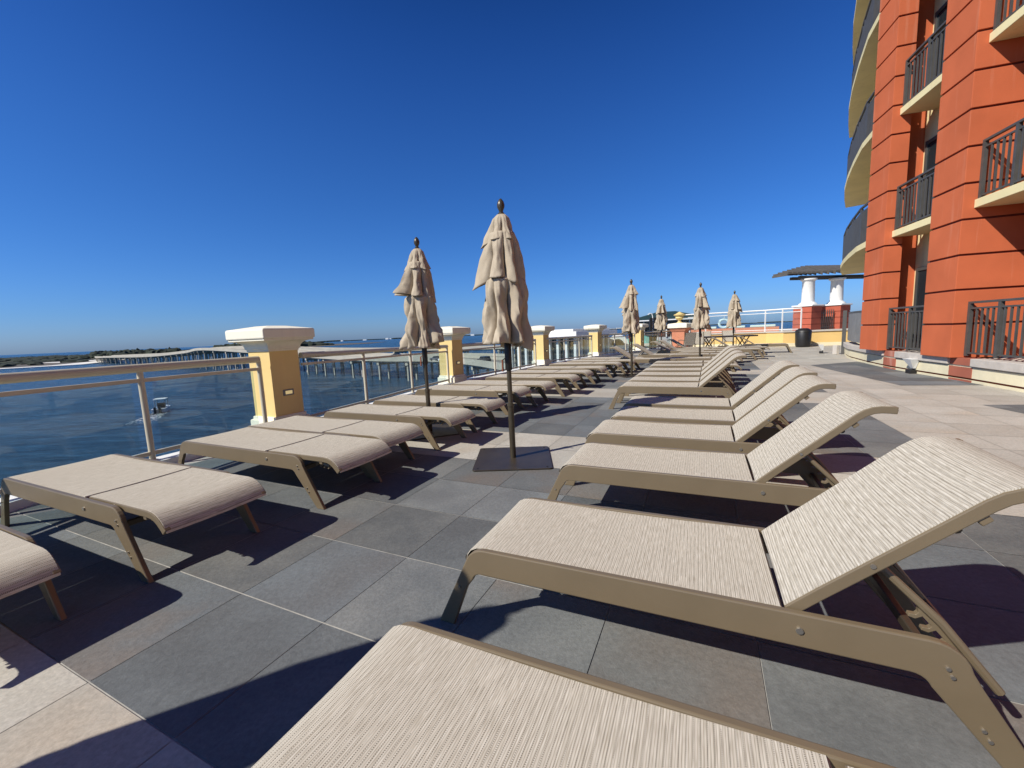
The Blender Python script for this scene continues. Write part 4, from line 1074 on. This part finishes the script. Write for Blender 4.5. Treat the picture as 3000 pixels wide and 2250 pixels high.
# ------------------------------------------------------------------ land, vegetation, coast
LZ = WZ + .5
tag(MB().prism(ccw([(-3600, 700), (-900, 420), (-560, 420), (-505, 470), (-560, 560), (-640, 700), (-640, 900), (-560, 1100), (-500, 1500), (-560, 1900), (-1400, 2100), (-2600, 1800), (-3800, 1500)]), WZ - 1, LZ).build('land', DUNE), kind='structure')
tag(MB().prism(ccw([(-620, 412), (-552, 412), (-485, 470), (-545, 575), (-625, 700), (-642, 690), (-575, 560), (-530, 478), (-575, 436), (-640, 428)]), WZ - .5, LZ + .3).prism(ccw([(-740, 640), (-640, 600), (-590, 640), (-660, 690)]), WZ, LZ + .35).build('beach', SAND), kind='structure')
veg = MB(); rv = random.Random(5)
ico = bmesh.new(); bmesh.ops.create_icosphere(ico, subdivisions=2, radius=1); IV = [v.co.copy() for v in ico.verts]; IF = [[v.index for v in f.verts] for f in ico.faces]; ico.free()
def blob(x, y, r, h, n=1):
    sd_ = rv.uniform(0, 50)
    vs = []
    for v in IV:
        k = 1 + .45 * noise.noise(v * 2.1 + Vector((sd_, 0, 0))) + .3 * noise.noise(v * 5 + Vector((0, sd_, 0)))
        vs.append((x + v.x * r * k, y + v.y * r * k, LZ + max(-.5, v.z) * h * k))
    veg.add(vs, IF)
for _ in range(520):
    Y = rv.uniform(440, 1500); X = -Y * rv.uniform(.86, 1.5) 
    if X > -600: continue
    blob(X, Y, rv.uniform(5, 14) * Y / 700, rv.uniform(1.5, 4.2) * (1 + (Y > 800) * .5))
for _ in range(420):           # taller woods behind the left end of the bridge
    Y = rv.uniform(820, 1150); u = rv.uniform(-1.0, -.60)
    X = Y * u; hh = 13 if u < -.80 else 8.5
    blob(X, Y, rv.uniform(6, 14), rv.uniform(.65, 1.05) * hh)
for _ in range(200):
    Y = rv.uniform(1250, 1800); u = rv.uniform(-.70, -.50)
    blob(Y * u, Y, rv.uniform(10, 26), rv.uniform(13, 19))
for _ in range(110):
    Y = rv.uniform(1500, 1900); u = rv.uniform(-.53, -.435)
    blob(Y * u, Y, rv.uniform(12, 26), rv.uniform(8, 15) * (1 if u < -.46 else .6))
tag(veg.build('coastal_woods', LEAF), 'dark low coastal woods and scrub on the far shore behind the bridges', 'woods', kind='stuff')
tag(MB().prism(ccw([(-1100, 1450), (-780, 1500), (-800, 1950), (-1200, 2000)]), WZ - 1, LZ).build('land', DUNE), kind='structure')
coast = MB(); pts = []
for k in range(240):
    X = -3400 + k * 50; Y = 7200 + 500 * math.sin(k * .05)
    hgt = 8 + 14 * max(0, noise.noise(Vector((k * .13, 0, 0)))) + 6 * max(0, noise.noise(Vector((k * .9, 3, 0))))
    coast.box((X, Y, WZ - 1), (X + 50.5, Y + 300, WZ + hgt + 6))
tag(coast.build('far_hills', LEAF), kind='structure')
bb = MB().box((0, 0, 0), (60, 40, 1)).build('far_building', WHITEP)
tag(bb, 'tiny white waterfront building on the far coast', 'building', 'white buildings on the far coast')
first = True
for k in range(16):
    o = bb if first else bb.copy()
    if not first: COL.objects.link(o)
    first = False
    X = rv.uniform(-3000, 1900); o.location = (X, 6900 + rv.uniform(0, 150), WZ); o.scale = (rv.uniform(.5, 1.6), 1, rv.uniform(14, 30))

# ------------------------------------------------------------------ boat
bo = empty('motor_boat', (-84.5, 98.5, WZ), R(118), 'small white motor boat with dark canopy heading away on the water, behind the glass', 'boat')
hp = [(-3.6, -1.3), (1.5, -1.35), (3.2, -.8), (4.2, 0), (3.2, .8), (1.5, 1.35), (-3.6, 1.3)]
h_ = MB(); n = len(hp)
h_.add([(x * .9, y * .8, -.1) for x, y in hp] + [(x, y, .95) for x, y in hp], [list(range(n))[::-1], list(range(n, 2 * n))] + [(i, (i + 1) % n, n + (i + 1) % n, n + i) for i in range(n)])
h_.build('hull', HULL, bo, bevel=.05)
MB().box((-2.9, -1.05, .955), (1.4, 1.05, 1.0)).build('cockpit', CARG, bo)
MB().box((-.6, -.7, 1.0), (.6, .7, 2.1)).build('console', CARB, bo, bevel=.05)
MB().box((-1.5, -1.15, 2.95), (1.3, 1.15, 3.08)).build('canopy', WHITEP, bo, bevel=.03)
for sx, sy in ((-1.3, -1), (-1.3, 1), (1.1, -1), (1.1, 1)): MB().tube([(sx, sy, 1), (sx, sy, 2.95)], .06, 6).build('canopy_post', GALV, bo)
for sy in (-.45, .45): MB().box((-4.2, sy - .22, -.1), (-3.6, sy + .22, 1.5)).build('outboard_motor', CARB, bo, bevel=.05)
wk = MB(); rw = random.Random(2); dv = Vector((math.cos(R(118)), math.sin(R(118))))
nv = Vector((-dv.y, dv.x))
for k in range(420):
    s = 3.6 + 16 * rw.random() ** 1.8; w = rw.uniform(-1, 1) * (.9 + s * .10); 
    c = Vector((-84.5, 98.5)) - dv * s + nv * w; r1 = rw.uniform(.10, .42) * (1.15 - s / 20); 
    poly = [(c.x + r1 * 1.6 * math.cos(a) * rw.uniform(.6, 1.2), c.y + r1 * math.sin(a) * rw.uniform(.5, 1.1), WZ + .02) for a in [2 * math.pi * q / 7 for q in range(7)]]
    wk.add(poly, [list(range(7))])
tag(wk.build('wake_foam', FOAM), 'white foam wake trailing behind the motor boat', 'foam', kind='stuff')
